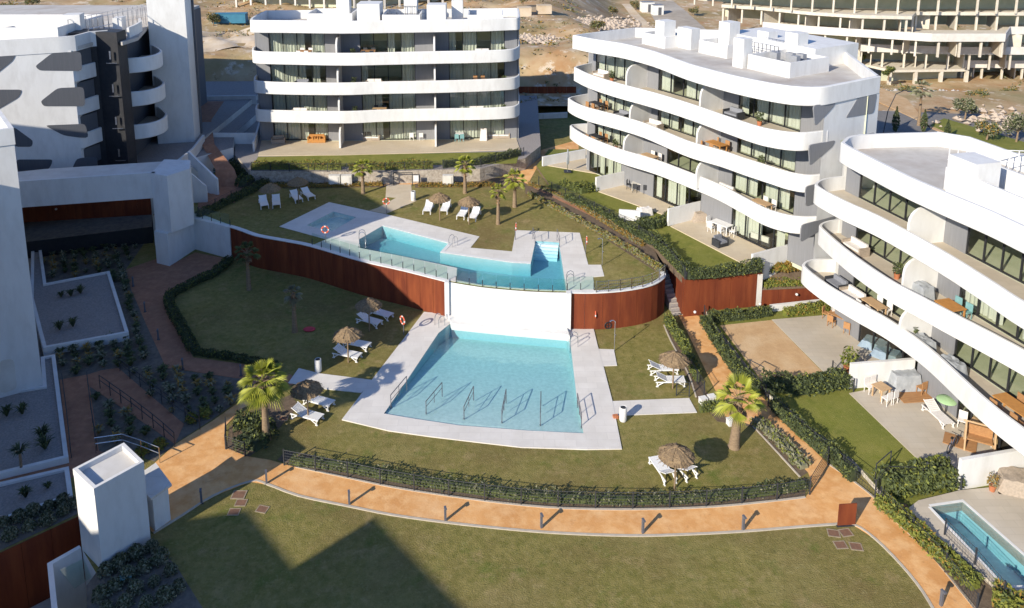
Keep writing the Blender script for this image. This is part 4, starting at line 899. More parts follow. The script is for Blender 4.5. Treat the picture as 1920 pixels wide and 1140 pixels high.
# ================================================================== VEGETATION
def leafquad(t,p,s,mi=0,up=.5):
    d=Vector((random.gauss(0,1),random.gauss(0,1),random.gauss(0,up)));d.normalize();e=d.cross(Vector((random.gauss(0,1),random.gauss(0,1),random.gauss(0,1))))
    if e.length<.05:return
    e.normalize();a=s*random.uniform(.6,1.2);b=a*random.uniform(.35,.6);p=Vector(p)
    t.add([p-d*a*.5,p+e*b*.5,p+d*a*.6,p-e*b*.5],[(0,1,2,3)],mi)
def hedge(name,label,cat,line,w,h,dens,mats,z=0.,s=.17,group=None,var=.3,mix=(.6,.3,.1)):
    L=length(line);t=MB();n=int(L*dens);bump_=[random.uniform(1-var,1+var*.6) for _ in range(int(L/.45)+3)]
    for i in range(n):
        q=random.uniform(0,L);(x,y),a=along(line,q);k=q/.45;hh=h*(bump_[int(k)]*(1-k%1)+bump_[int(k)+1]*(k%1))
        u=random.uniform(-1,1);zz=random.random()**.6;ww=w/2*(1-.35*zz**3)*(.8+.25*bump_[int(k*.7)%len(bump_)]);
        if random.random()<.55:u=math.copysign(random.uniform(.75,1.05),u)
        r=random.random();mi=0 if r<mix[0] else (1 if r<mix[0]+mix[1] else 2)
        leafquad(t,(x-math.sin(a)*u*ww,y+math.cos(a)*u*ww,z+zz*hh+random.uniform(-.03,.06)),s,mi,.9)
    core=offs(line,0)
    t.sweep(line,[(w*.28,z),(w*.22,z+h*.62),(-w*.22,z+h*.62),(-w*.28,z)],mi=3,sm=False)
    o=t.build(name,mats+[mats[0]]);return tag(o,label,cat,group)
LD=['leaf_d','leaf_m','leaf_y'];LM=['leaf_m','leaf_y','leaf_d'];LY=['leaf_y','leaf_m','leaf_o'];LO=['leaf_o','leaf_y','leaf_m']
hedge('hedge','long leafy hedge along the inner fence of the curved orange path','hedge',smooth(P2([(545,868),(640,880),(735,899),(830,914),(950,931),(1060,940),(1200,943),(1340,936),(1470,921),(1508,912)]),3),.62,.5,150,['leaf_m','leaf_d','leaf_g'],mix=(.4,.35,.25),var=.75,s=.15)
hedge('hedge','tall dark hedge along the fence between the orange path and the private gardens','hedge',P2([(1318,604),(1350,655),(1380,700),(1420,742)],.2),.6,.95,420,LD,z=.1)
hedge('hedge','dense green hedge below the leaning palm, beside the garden lawn','hedge',P2([(1450,765),(1500,812),(1560,862),(1600,900)],.2),.65,1.0,420,LD,z=.1)
hedge('hedge','bright hedge strip along the white kerb beside the steps path','hedge',P2([(1250,606),(1282,655),(1308,716)]),.55,.8,420,LM)
hedge('hedge','clipped green hedge under the straight rusty steel wall','hedge',P2([(1330,604),(1390,598),(1446,590)],.3),.6,.8,420,LD,z=.25)
hedge('hedge','yellow green shrubs at the top of the sand garden','shrub bed',P2([(1470,592),(1520,585),(1558,578)],.3),.6,.7,420,LY,z=.25)
hedge('hedge','dark hedge between the sand garden and the garden lawn','hedge',P2([(1430,728),(1500,735),(1590,722)],.3),1.1,1.1,520,LD,z=.25,s=.2)
hedge('hedge','big leafy hedge in front of the white party wall by the private pool','hedge',P2([(1650,918),(1700,912),(1790,902)],.3),1.5,1.15,700,LM,z=.25,s=.22,mix=(.6,.15,.25))
hedge('hedge','low yellow green shrubs along the path below the private pool','shrub bed',P2([(1650,942),(1700,985),(1770,1048),(1830,1105)],.3),.9,.6,430,LY,z=.25,s=.2)
hedge('hedge','leafy shrubs in the bottom right corner under the pool deck','shrub bed',P2([(1860,1125),(1925,1150),(1990,1180)],.3),1.2,.8,500,LY,z=.2,s=.2)
hedge('hedge','dark hedge on top of the straight rusty steel wall','hedge',P2([(1288,522),(1340,519),(1428,508)],3.05),.7,.85,480,LD,z=3.05)
hedge('hedge','dark hedge running up beside the steps on the garden side','hedge',P2([(1222,452),(1258,488),(1286,516)],3.05),.8,.9,480,LD,z=3.05)
hedge('hedge','green hedge along the fence of the upper private gardens','hedge',P2([(1060,372),(1110,392),(1180,432),(1222,458)],3.05),.6,.7,420,LD,z=3.0)
hedge('hedge','thick bush row at the foot of the upper patio wall','hedge',P2([(1050,352),(1090,362),(1118,356)],3.05),.9,.95,520,LM,z=3.0)
hedge('hedge','bush row beside the dark covered sofa wall','hedge',P2([(1192,428),(1225,428),(1252,418)],3.05),.9,.9,520,LD,z=3.0)
hedge('hedge','lower planting strip with mixed flowers along the upper lawn edge','hedge',smooth(P2([(992,366),(1050,396),(1130,440),(1200,482),(1238,508)],ZU),2),.55,.35,300,['leaf_g','leaf_y','leaf_o'],z=ZU,mix=(.4,.35,.25))
hedge('hedge','reddish flowering strip between the upper lawn and the garden fence','hedge',smooth(P2([(992,346),(1060,374),(1130,415),(1205,462)],ZU),2),.5,.35,260,['leaf_o','leaf_g','leaf_m'],z=ZU,mix=(.5,.3,.2))
hedge('hedge','sparse planting strip between the steps path and the lower lawn','hedge',P2([(1415,790),(1465,832),(1508,880)]),.9,.4,180,['leaf_g','leaf_y','leaf_m'],s=.2)
hedge('hedge','shrubs beside the white stub path near the leaning palm','hedge',P2([(1312,772),(1345,768),(1372,765)]),.5,.5,360,LM)
hedge('hedge','hedge along the terrace edge of the back building','hedge',P2([(472,317),(560,317),(640,318)],4.1),.7,.85,330,LY,z=4.1,mix=(.5,.3,.2))
hedge('hedge','middle hedge along the terrace edge of the back building','hedge',P2([(655,318),(740,317),(812,315)],4.1),.7,.85,330,LY,z=4.1,mix=(.5,.3,.2))
hedge('hedge','right hedge along the terrace edge of the back building','hedge',P2([(830,314),(900,308),(975,290)],4.1),.7,.8,330,LD,z=4.1)
hedge('hedge','low reddish planting at the foot of the stone wall','shrub bed',P2([(475,350),(600,350),(718,347)],ZU),.8,.35,220,['leaf_o','leaf_m','leaf_d'],z=ZU)
hedge('hedge','low planting at the foot of the stone wall right of the pergola','shrub bed',P2([(785,349),(870,349),(930,348)],ZU),.8,.3,220,['leaf_o','leaf_m','leaf_d'],z=ZU)
hedge('hedge','dark hedge on the lawn edge below the entrance stair','hedge',P2([(372,408),(420,385),(470,362),(500,345)],ZU),.8,.6,380,LD,z=ZU)
hedge('hedge','dark shrubs between the entrance stair and the back terrace','shrub bed',P2([(400,312),(440,310),(470,325),(455,345)],3.2),1.6,.8,420,LD,z=2.9,s=.22)
hedge('hedge','dark hedge curving round the shaded lawn beside the red path','hedge',smooth(P2([(432,490),(405,515),(370,530),(330,552),(316,566),(330,600),(365,662)]),2),.75,.65,380,LD)
hedge('hedge','dark hedge along the bottom of the shaded lawn','hedge',P2([(365,664),(440,674),(520,692)]),.5,.45,320,LD)
hedge('hedge','dark shrubs at the foot of the near left palm','shrub bed',smooth(P2([(440,800),(470,800),(500,815),(480,838),(450,830)]),2),1.3,.75,360,LD,s=.22)
hedge('hedge','orange ornamental grasses above the low rusty steel wall','grass bed',[(19.9,56.3),(22.5,56.7),(25,57.3)],1.0,.7,520,LO,z=2.35,s=.3)
hedge('hedge','green ground shrubs below the orange grasses','shrub bed',[(19.5,55.35),(22.5,55.7),(25,56.2)],.8,.45,460,LY,z=1.6)
def bushmesh(r,h,n,mats,s=.16,name='bush',mix=(.6,.3,.1)):
    t=MB()
    for i in range(n):
        a=random.uniform(0,2*PI);z=random.random()**.7;rr=r*math.sqrt(random.random())*(1-.5*z*z)
        q=random.random();leafquad(t,(rr*math.cos(a),rr*math.sin(a),z*h),s,0 if q<mix[0] else (1 if q<mix[0]+mix[1] else 2),.8)
    t.lathe((0,0,0),[(r*.5,0),(r*.55,h*.3),(r*.3,h*.6),(0,h*.7)],8,3)
    return t.build(name,mats+[mats[0]])
def tuftmesh(n,r,h,mats,name='grass_tuft',w=.035):
    t=MB()
    for i in range(n):
        a=random.uniform(0,2*PI);d=Vector((math.cos(a),math.sin(a),0));e=Vector((-d.y,d.x,0))*w;l=h*random.uniform(.7,1.1);o=r*random.uniform(.5,1.1)
        p0=d*.03;p1=d*o*.5+Vector((0,0,l*.75));p2=d*o+Vector((0,0,l*random.uniform(.5,.95)))
        t.add([p0-e,p0+e,p1+e,p1-e,p2],[(0,1,2,3),(3,2,4)],random.choice((0,0,1)))
    return t.build(name,mats)
# rows of tufts in the planting beds of the shaded slope
tu=[tag(tuftmesh(70,.24,.32,[['leaf_g','leaf_d'],['leaf_d','leaf_m'],['leaf_g','leaf_o']][k]),'low dark grass tuft planted in rows in the shaded bed left of the red path','tuft','grass tufts planted in rows') for k in range(3)]
def inpoly(x,y,P):
    c=False;n=len(P)
    for i in range(n):
        a,b=P[i],P[i-1]
        if (a[1]>y)!=(b[1]>y) and x<(b[0]-a[0])*(y-a[1])/(b[1]-a[1])+a[0]: c=not c
    return c
bed=P2([(75,452),(285,440),(232,505),(240,545),(270,612),(306,695),(440,718),(462,742),(400,782),(345,795),(222,690),(115,708),(105,665),(88,655),(240,628),(206,508),(86,530)])
bed2=P2([(175,735),(300,820),(240,840),(185,830)])
us=[True]*3;cnt=0;first=set()
for P_ in (bed,bed2):
    x0=min(p[0] for p in P_);x1=max(p[0] for p in P_);y0=min(p[1] for p in P_);y1=max(p[1] for p in P_);j=0;y=y0+.4
    while y<y1:
        x=x0+(.45 if j%2 else 0)
        while x<x1:
            X,Y=x+random.uniform(-.12,.12),y+random.uniform(-.12,.12)
            if inpoly(X,Y,P_) and random.random()<.93:
                k=random.choice((0,0,1,1,2))
                if k not in first: tu[k].location=(X,Y,.01);first.add(k)
                else: dup(tu[k],(X,Y,.01),random.uniform(0,6),scale=random.uniform(1.3,2.))
                cnt+=1
            x+=.92
        y+=.78;j+=1
print('tufts',cnt)
# bushes on the bottom left beds
bu=bushmesh(.42,.5,420,['leaf_g','leaf_d','leaf_m']);tag(bu,'round grey green bush in the dark bed under the lift shaft','bush','bushes in the bed under the lift shaft')
bushpx=[(200,1075),(225,1062),(255,1045),(285,1030),(240,1085),(270,1070),(300,1052),(320,1075),(290,1095),(255,1110),(215,1105),(335,1105),(310,1125),(275,1135),(235,1135),(190,1120),(200,1145)]
for i,p in enumerate(bushpx):
    q=at(*p);l='round grey green bush in the dark bed under the lift shaft'
    if i==0:bu.location=q
    else:dup(bu,q,i*1.3,scale=random.uniform(.7,1.2))
for i,p in enumerate([(8,985),(35,975),(62,965),(92,955),(118,945),(20,1008),(55,992),(88,980),(120,962),(140,950)]):
    dup(bu,at(*p),i*2.1,'round grey green bush in the planter above the dark rusty wall, bottom left','bushes in the bottom left planter',random.uniform(.8,1.2))
for i,(p,l) in enumerate((((268,850),'yellow lit bush beside the handrail behind the lift shaft'),((300,838),'yellow lit bush at the corner of the sunny plaza'),((385,780),'yellow bush at the lower end of the ramp handrail'),((360,790),'small yellow bush by the sunlit handrail'))):
    b=bushmesh(.45,.5,380,LY);tag(b,l,'bush');b.location=at(*p)
# spiky dark plants in the gravel beds
def spiky(label,p,z,h=.8,n=46,m=('leaf_d','leaf_m')):
    o=tuftmesh(n,h*.75,h,list(m),'spiky_plant',.035);tag(o,label,'plant');o.location=at(*p,z);return o
for lab,p,z,h in (('dark shrub on the upper gravel bed, left of three in a row',(115,557),.5,.5),('dark shrub on the upper gravel bed, middle of three in a row',(133,555),.5,.6),('dark round shrub on the upper gravel bed, right of three in a row',(151,550),.5,.7),
    ('dark shrub at the lower edge of the upper gravel bed, left one',(112,618),.5,.7),('dark shrub at the lower edge of the upper gravel bed, right one',(137,612),.5,.7),
    ('dark shrub near the top of the lower gravel bed, left one',(13,780),.25,.7),('dark shrub near the top of the lower gravel bed, right one',(42,776),.25,.7),
    ('dark shrub in the lower gravel bed above its twin',(80,822),.25,.8),('dark shrub in the lower gravel bed below its twin',(85,842),.25,.8),('small yucca on the lowest gravel strip',(48,932),.06,.6),('small white flowered plant on the lowest gravel strip',(90,915),.06,.4)):
    spiky(lab,p,z,h)
y=thing('yucca','tall dark yucca with a bare stem in the lower gravel bed','yucca',at(40,880,.25));t=MB();t.tube((0,0,0),(.03,0,1.0),.07,8);t.build('trunk','trunk',y);o=tuftmesh(60,.7,.55,['leaf_d','leaf_g'],'crown',.04);o.parent=y;o.location=(0,0,.9)
# palms
def fan(t,base,dirv,pet,R,mi,droop=.35,nseg=15,spread=2.5):
    d=Vector(dirv).normalized();up=Vector((0,0,1));side=d.cross(up)
    if side.length<.1: side=Vector((1,0,0))
    side.normalize();nrm=side.cross(d);p=Vector(base)+d*pet
    t.tube(base,p,.022,5,.014,mi=2,cap=False)
    for i in range(nseg):
        a0=-spread/2+spread*i/nseg;a1=a0+spread/nseg;am=(a0+a1)/2;L=R*(1-.18*abs(am)/(spread/2))*random.uniform(.9,1.08)
        def ray(a,l,lift=0.): return p+(d*math.cos(a)+side*math.sin(a))*l+nrm*lift-Vector((0,0,1))*droop*(l/R)**2*R*.6
        m=random.choice((0,0,1))
        t.add([p,ray(a0,L*.55,-.02),ray(am,L*.62,.04),ray(am,L,0)],[(0,1,2),(1,3,2)],mi+m*0+ (1 if m and mi==0 else 0));t.add([p,ray(am,L*.62,.04),ray(a1,L*.55,-.02),ray(am,L,0)],[(0,1,2),(1,3,2)],mi)
def palm(label,px,z,h,r0,nf=24,R=.75,pet=.65,mats=('leaf_p','leaf_y','leaf_m'),r1=None,lean=(0,0),seed=1,dry=0,up=1.35,lo=-.75):
    random.seed(seed);p=at(*px,z);r=thing('palm_tree',label,'palm tree',p)
    t=MB();r1=r1 or r0*.55;k=9
    prof=[(r0*1.12,0),(r0,.12),(r0*.92,h*.15),(r0*.8,h*.4),(r1*1.05,h*.7),(r1,h*.9),(r1*1.1,h)]
    n=12;vs=[]
    for rr,zz in prof:
        for i in range(n): vs.append((lean[0]*zz/h+rr*math.cos(2*PI*i/n)*random.uniform(.96,1.04),lean[1]*zz/h+rr*math.sin(2*PI*i/n),zz))
    t.add(vs,[(j*n+i,j*n+(i+1)%n,(j+1)*n+(i+1)%n,(j+1)*n+i) for j in range(len(prof)-1) for i in range(n)],0,True);t.build('trunk','trunk',r)
    t=MB();c=(lean[0],lean[1],h)
    for i in range(26): # old leaf bases
        a=i*2.4;zz=h*(.55+.45*i/26);t.tube((lean[0]*zz/h+math.cos(a)*r1*.8,lean[1]*zz/h+math.sin(a)*r1*.8,zz),(lean[0]*zz/h+math.cos(a)*r1*1.7,lean[1]*zz/h+math.sin(a)*r1*1.7,zz+.16),.035,5,.015)
    t.build('leaf_bases','trunk_top',r)
    t=MB()
    for i in range(nf):
        a=i*2.39996+random.uniform(-.2,.2);e=up-(up-lo)*(i/nf)**.9+random.uniform(-.1,.1)
        fan(t,c,(math.cos(a)*math.cos(e),math.sin(a)*math.cos(e),math.sin(e)),pet*random.uniform(.85,1.15),R*random.uniform(.85,1.15),0,droop=.4+.5*(i/nf),nseg=15)
    for i in range(7):
        a=i*2.4+.7;fan(t,(c[0],c[1],c[2]-.15),(math.cos(a)*.5,math.sin(a)*.5,-.85),pet*.6,R*.7,2,droop=.2,nseg=9,spread=1.6)
    t.build('crown',[mats[0],mats[1],'trunk'],r)
    return r
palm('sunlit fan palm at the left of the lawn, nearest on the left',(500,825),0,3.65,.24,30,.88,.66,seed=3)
palm('leaning fan palm with a thick orange trunk by the right path',(1376,838),0,3.0,.31,18,.82,.72,seed=5,r1=.2,lean=(.1,-.1),up=1.2,lo=-.45)
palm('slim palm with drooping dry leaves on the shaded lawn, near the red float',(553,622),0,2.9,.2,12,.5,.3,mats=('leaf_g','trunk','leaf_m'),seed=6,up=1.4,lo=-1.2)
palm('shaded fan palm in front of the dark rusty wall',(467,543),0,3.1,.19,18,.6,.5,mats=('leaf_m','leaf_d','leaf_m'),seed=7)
palm('fan palm on the upper lawn, leftmost of the four',(681,363),ZU,2.5,.19,18,.55,.5,seed=8)
palm('fan palm on the upper lawn, second of four, right of the pergola',(872,362),ZU,2.75,.19,20,.6,.55,seed=9)
palm('fan palm on the upper lawn, rightmost of the four',(965,388),ZU,2.6,.2,22,.62,.55,seed=10)
palm('small fan palm on the upper lawn beside the thatched parasols, third of four',(934,420),ZU,2.9,.18,14,.45,.4,seed=11)
palm('tall fan palm behind the right building beside the street',(1722,236),2.8,4.6,.2,22,.75,.7,mats=('leaf_g','leaf_m','leaf_m'),seed=12)
random.seed(21)
def cypress(label,p,z,h,r,name='cypress',g=None):
    t=thing(name,label,'tree',at(*p,z),0,g);m=MB();m.tube((0,0,0),(0,0,h*.5),.07,6);m.build('trunk','trunk',t);m=MB()
    for i in range(700):
        zz=random.random();a=random.uniform(0,2*PI);rr=r*math.sin(min(1,zz*1.05+.08)*PI)**.7*random.uniform(.5,1.05);leafquad(m,(rr*math.cos(a),rr*math.sin(a),.15+zz*h),.26,random.choice((0,0,1)),2)
    m.build('crown',['leaf_d','leaf_m'],t)
cypress('dark cypress beside the street behind the buildings, left of three',(1678,247),2.85,2.9,.42);cypress('dark cypress beside the street behind the buildings, middle of three',(1731,248),2.85,2.6,.38);cypress('dark cypress beside the street behind the buildings, right of three',(1775,262),2.85,2.2,.35)
cypress('small tall cypress beside the road behind the middle right roof',(1378,62),0,6,.5)
def tree(label,p,z,h,r,mats,n=1500,name='olive_tree',seed=1,s=.3):
    random.seed(seed);T=thing(name,label,'tree',p if isinstance(p,Vector) else at(*p,z));m=MB();m.tube((0,0,0),(.1,0,h*.45),.12,7,.08)
    cl=[]
    for i in range(9):
        a=i*2.4;q=Vector((math.cos(a)*r*random.uniform(.3,.75),math.sin(a)*r*random.uniform(.3,.75),h*random.uniform(.5,.92)));m.tube((.1,0,h*.4),q,.05,5,.02);cl.append((q,r*random.uniform(.32,.5)))
    m.build('trunk','trunk',T);m=MB()
    for i in range(n):
        q,R=random.choice(cl);v=Vector((random.gauss(0,1),random.gauss(0,1),random.gauss(0,.8))).normalized()*R*random.random()**.4;leafquad(m,q+v,s,random.choice((0,0,1,2)),1)
    m.build('crown',mats,T)
GR=['leaf_g','leaf_m','leaf_d']
tree('grey green olive tree on the slope right of the street',(1808,228),2.6,3.0,1.5,GR,seed=2)
tree('large leafy tree at the right edge above the white railing',(1905,268),2.8,3.2,1.8,GR,seed=3)
tree('round green tree behind the middle right roof, left of two',(1608,128),1.,2.6,1.3,['leaf_m','leaf_y','leaf_d'],seed=4)
tree('small green tree behind the middle right roof near the grey slab',(1665,150),1.,2.2,1.0,['leaf_m','leaf_y','leaf_d'],seed=5)
for i,(px,lab) in enumerate((((1190,18),'green tree beside the white site cabins'),((1148,30),'dark green scrub beside the rubble field'),((400,50),'dry bush on the sandy slope behind the white tower'),((60,15),'green scrub tree on the hill in the upper left corner'),((15,30),'green scrub tree at the left edge of the hill'),((1830,200),'dark scrub on the hillside below the unfinished building'),((1890,195),'dry scrub on the hillside at the right edge'),((980,12),'dark scrub tree behind the right end of the back roof'),((1120,62),'dark scrub below the rubble field'),((1300,30),'small scrub tree beside the dirt road bend'),((1700,190),'small scrub on the bank left of the tall palm'),((1850,262),'leafy shrub above the right roof corner'))):
    p=hp(*px);tree(lab,p,p.z,2.2,1.5,['leaf_m','leaf_g','leaf_o'],900,'scrub_tree',seed=30+i)
# scrub on the wild slopes: nobody could count it
random.seed(5);t=MB()
for i in range(5200):
    x,y=random.uniform(-110,110),random.uniform(99,190)
    if noise.noise(Vector((x*.06,y*.06,3)))<.05:continue
    z=hill(x,y)
    for k in range(5): leafquad(t,(x+random.gauss(0,.35),y+random.gauss(0,.35),z+random.uniform(0,.35)),.5,random.choice((0,1,2)),.6)
tag(t.build('scrub',['leaf_g','leaf_o','leaf_m']),'low dry scrub scattered over the bare hillside behind the buildings','scrub',kind='stuff')
random.seed(50)
# ================================================================== THINGS
def gang(a,b): return math.atan2(b[1]-a[1],b[0]-a[0])
# ---- sun loungers
def make_lounger(label,group,m='plastic'):
    r=thing('sun_lounger',label,'sun lounger',group=group)
    t=MB()
    for i in range(11): t.box((-.93+.105*i+.05,0,.33),(.088,.6,.025))
    for y in (-.31,.31): t.box((-.38,y,.32),(1.14,.05,.05))
    t.build('bed',m,r)
    t=MB();c,s=math.cos(.5),math.sin(.5)
    for i in range(7):
        d=.06+.105*i;vs=[]
        for a in (-.045,.045):
            for y in (-.3,.3):
                for w in (-.013,.013): vs.append((.2+(d+a)*c-w*s,y,.33+(d+a)*s+w*c))
        t.add(vs,[(0,1,3,2),(4,6,7,5),(0,4,5,1),(2,3,7,6),(0,2,6,4),(1,5,7,3)])
    for y in (-.31,.31): t.tube((.2,y,.33),(.2+.78*c,y,.33+.78*s),.026,6)
    t.build('backrest',m,r)
    for y in (-.33,.33):
        t=MB();t.box((0,y,.305),(1.9,.045,.06))
        for x,k in ((-.85,.25),(.0,0),(.85,-.25)):
            if x==0:continue
            t.tube((x,y,.3),(x,y,0),.035,6);t.tube((x+k*1.6,y,.3),(x,y,.06),.03,6)
        t.box((-.85,y,.02),(.16,.07,.04));t.box((.85,y,.02),(.16,.07,.04));t.build('leg_frame',m,r)
    return r
def put(proto,state,loc,rz,label,**k):
    if not state: state.append(1);proto.location=loc;proto.rotation_euler=(0,0,rz);proto['label']=label;return proto
    return dup(proto,loc,rz,label,**k)
lo=make_lounger('x','white plastic sun loungers on the pool lawns');ls=[]
for foot,head,z,lab in (((1229,862),(1256,900),0,'white sun lounger nearest the camera under the thatched parasol, left of two'),((1262,860),(1293,890),0,'white sun lounger nearest the camera under the thatched parasol, right of two'),
  ((1270,691),(1216,693),0,'white sun lounger right of the pool by the shower, upper of two'),((1284,714),(1228,714),0,'white sun lounger right of the pool by the shower, lower of two'),
  ((604,787),(549,772),0,'white sun lounger near the sunlit palm, lower left of two'),((624,760),(572,746),0,'white sun lounger near the sunlit palm, upper right of two'),
  ((676,670),(627,660),0,'white sun lounger in the sun by the round parasol, lower of two'),((693,650),(646,641),0,'white sun lounger in the sun by the round parasol, upper of two'),
  ((714,608),(672,596),0,'white sun lounger in the shade below the rusty wall, lower of two'),((734,594),(694,582),0,'white sun lounger in the shade below the rusty wall, upper of two'),
  ((498,392),(491,371),ZU,'white sun lounger in the shade of the upper lawn, far left'),((519,391),(517,369),ZU,'white sun lounger in the shade of the upper lawn, second from left'),
  ((564,379),(547,362),ZU,'white sun lounger in the shade of the upper lawn, third from left'),((588,373),(567,358),ZU,'white sun lounger in the shade of the upper lawn, fourth from left'),
  ((798,402),(808,380),ZU,'sunlit white lounger under the left upper parasol, left of two'),((829,402),(841,380),ZU,'sunlit white lounger under the left upper parasol, right of two'),
  ((860,412),(876,389),ZU,'sunlit white lounger under the right upper parasol, left of two'),((881,416),(898,392),ZU,'sunlit white lounger under the right upper parasol, right of two')):
    a,b=at(*foot,z+.2),at(*head,z+.2);c=(a+b)/2;put(lo,ls,(c.x,c.y,z),gang(a,b),lab)
# ---- thatched parasols
def make_parasol():
    r=thing('parasol','x','parasol',group='thatched parasols')
    t=MB();t.tube((0,0,0),(0,0,2.1),.05,8);t.build('pole','trunk',r)
    t=MB();n=40;random.seed(4)
    for k,(ra,za,rb,zb) in enumerate(((.0,2.5,.42,2.32),(.3,2.38,.75,2.12),(.6,2.22,.93,1.93))):
        vs=[]
        for i in range(n):
            a=2*PI*i/n;j=random.uniform(-.05,.05)
            vs+=[(ra*math.cos(a),ra*math.sin(a),za),((rb+j)*math.cos(a),(rb+j)*math.sin(a),zb+j*.8)]
        t.add(vs,[(2*i,2*i+1,(2*i+3)%(2*n),(2*i+2)%(2*n)) for i in range(n)],0,False)
    for i in range(420):
        a=random.uniform(0,2*PI);rr=random.uniform(.15,.9);z0=2.5-.62*rr+.02;d=Vector((math.cos(a),math.sin(a),-.62)).normalized();e=Vector((-d.y,d.x,0)).normalized()*.018
        p=Vector((math.cos(a)*rr,math.sin(a)*rr,z0));q=p+d*random.uniform(.12,.24)+Vector((random.uniform(-.03,.03),random.uniform(-.03,.03),random.uniform(0,.03)));t.add([p-e,p+e,q+e,q-e],[(0,1,2,3)])
    t.build('canopy','thatch',r)
    t=MB();t.lathe((0,0,2.42),[(.12,0),(.1,.1),(.0,.14)],10);t.build('cap','thatch',r);return r
pa=make_parasol();ps=[]
for c,z,lab in (((1268,846),0,'thatched parasol nearest the camera, over two white loungers'),((1264,668),0,'thatched parasol right of the pool beside the steps path'),((575,724),0,'thatched parasol by the sunlit palm, half in shade'),((651,622),0,'sunlit thatched parasol on the left lawn above two loungers'),((691,567),0,'thatched parasol in the shade below the rusty wall'),
   ((824,368),ZU,'thatched parasol on the upper lawn, left of the sunlit pair'),((879,375),ZU,'thatched parasol on the upper lawn, right of the sunlit pair'),((506,350),ZU,'thatched parasol at the far left of the upper lawn'),((558,338),ZU,'thatched parasol at the foot of the stone wall, upper left')):
    p=at(*c,z+2.2);put(pa,ps,(p.x,p.y,z),random.uniform(0,6),lab)
# ---- bollards
def make_bollard():
    r=thing('bollard_light','x','bollard light',group='bollard lights along the paths');t=MB();t.box((0,0,.37),(.10,.12,.74));t.build('post','bollard_grey',r)
    t=MB();t.box((.0,-.05,.77),(.11,.24,.07));t.build('lamp_head','bollard_grey',r);t=MB();t.box((0,0,.012),(.2,.2,.024));t.build('base_plate','iron',r);return r
bo=make_bollard();bs=[]
for i,(px,lab) in enumerate((((500,907),'grey bollard light at the left start of the curved orange path'),((655,946),'grey bollard light on the curved path, second from left'),((835,977),'grey bollard light on the curved path, third from left'),((1015,990),'grey bollard light on the curved path, fourth from left'),((1205,1000),'grey bollard light on the curved path, fifth from left'),((1393,994),'grey bollard light on the curved path nearest the rusty sign panel'),
   ((378,943),'dark bollard light on the shaded paving right of the lift shaft'),((1764,1136),'grey bollard light on the right path at the bottom edge'),((250,537),'dark bollard light on the shaded red path, uppermost on its left edge'),((272,585),'dark bollard light on the shaded red path, second down its left edge'),((297,637),'dark bollard light on the shaded red path, third down its left edge'),((343,693),'dark bollard light at the bend of the shaded red path'),((452,705),'dark bollard light on the shaded red path left of the sunlit palm'))):
    put(bo,bs,at(*px),.3,lab)
# ---- fences
def fence(label,px,z,h=1.0,step=1.9,gate=False,m='iron',wires=6,group=None):
    l=P2(px,z);L=length(l);r=thing('metal_fence',label,'fence',(*l[0],z),group=group);o=(-l[0][0],-l[0][1],-z);n=max(1,round(L/step))
    for i in range(n+1):
        (x,y),a=along(l,L*i/n*.9999);t=MB();t.box((x,y,z+h/2),(.055,.055,h),a);t.build('post',m,r,loc=o)
    t=MB()
    for k in range(wires):
        zz=z+.08+(h-.14)*k/(wires-1)
        for i in range(n):
            (x0,y0),_=along(l,L*i/n+.03);(x1,y1),_=along(l,L*(i+1)/n-.03);t.tube((x0,y0,zz),(x1,y1,zz),.009 if k<wires-1 else .016,4,cap=False)
    s=.1
    while s<L:
        (x,y),a=along(l,s);t.tube((x,y,z+.05),(x,y,z+h-.05),.006,4,cap=False);s+=.16
    t.build('wire_mesh',m,r,loc=o);return r
fence('long dark metal mesh fence along the inner edge of the curved orange path',[(533,873),(640,894),(735,914),(830,929),(950,945),(1060,953),(1200,955),(1340,950),(1470,937),(1518,928)],0,1.0)
fence('dark metal fence returning from the curved path toward the leaning palm',[(1518,928),(1545,885),(1552,872)],0,1.1)
fence('dark metal fence between the right path and the private garden hedge',[(1440,762),(1500,820),(1555,868),(1600,903),(1640,935)],.05,1.1)
fence('dark metal fence along the right path below the private pool',[(1650,945),(1690,985),(1745,1040),(1790,1095),(1830,1150)],.05,1.0)
fence('tall dark metal fence beside the shrubs under the private pool',[(1770,1010),(1830,1070),(1880,1130)],.28,1.1)
fence('short dark metal fence between the hedge and the private patios',[(1560,700),(1600,735)],.28,.9)
fence('dark metal fence along the front of the large hedge by the party wall',[(1640,935),(1650,905),(1720,905),(1800,925)],.28,1.0)
fence('dark metal fence beside the steps path along the hedge',[(1320,596),(1350,650),(1385,702),(1435,748)],.05,1.0)
fence('short metal fence panel at the end of the white stub path',[(1268,742),(1292,744)],0,1.0,1.2)
fence('short metal fence panel beside the bench at the white stub path',[(1295,700),(1320,742)],0,1.0,1.2)
fence('short metal fence panel at the left start of the lawn',[(423,842),(424,808)],0,.9,1.3)
fence('short metal fence panel by the dark shrubs at the plaza',[(424,843),(460,856)],0,.9,1.2)
fence('dark metal fence on the upper private gardens above the planting strip',[(1010,348),(1100,390),(1180,430),(1250,480),(1284,524)],3.05,.95)
fence('dark metal fence on the hedge top above the straight rusty wall',[(1286,524),(1350,519),(1430,511)],3.06,.6)
fence('dark metal fence along the hedge of the back terrace',[(472,320),(560,322),(700,322),(812,318),(900,314),(982,292)],4.1,.9)
fence('light wire balustrade on the curved right end of the upper lawn',[(1118,548),(1160,545),(1205,538),(1232,529),(1246,517)],ZU+.07,.85,.9,m='steel',wires=4)
fence('dark metal fence on the edge of the red path under the entrance stair',[(372,404),(430,375),(490,345)],ZU,.8)
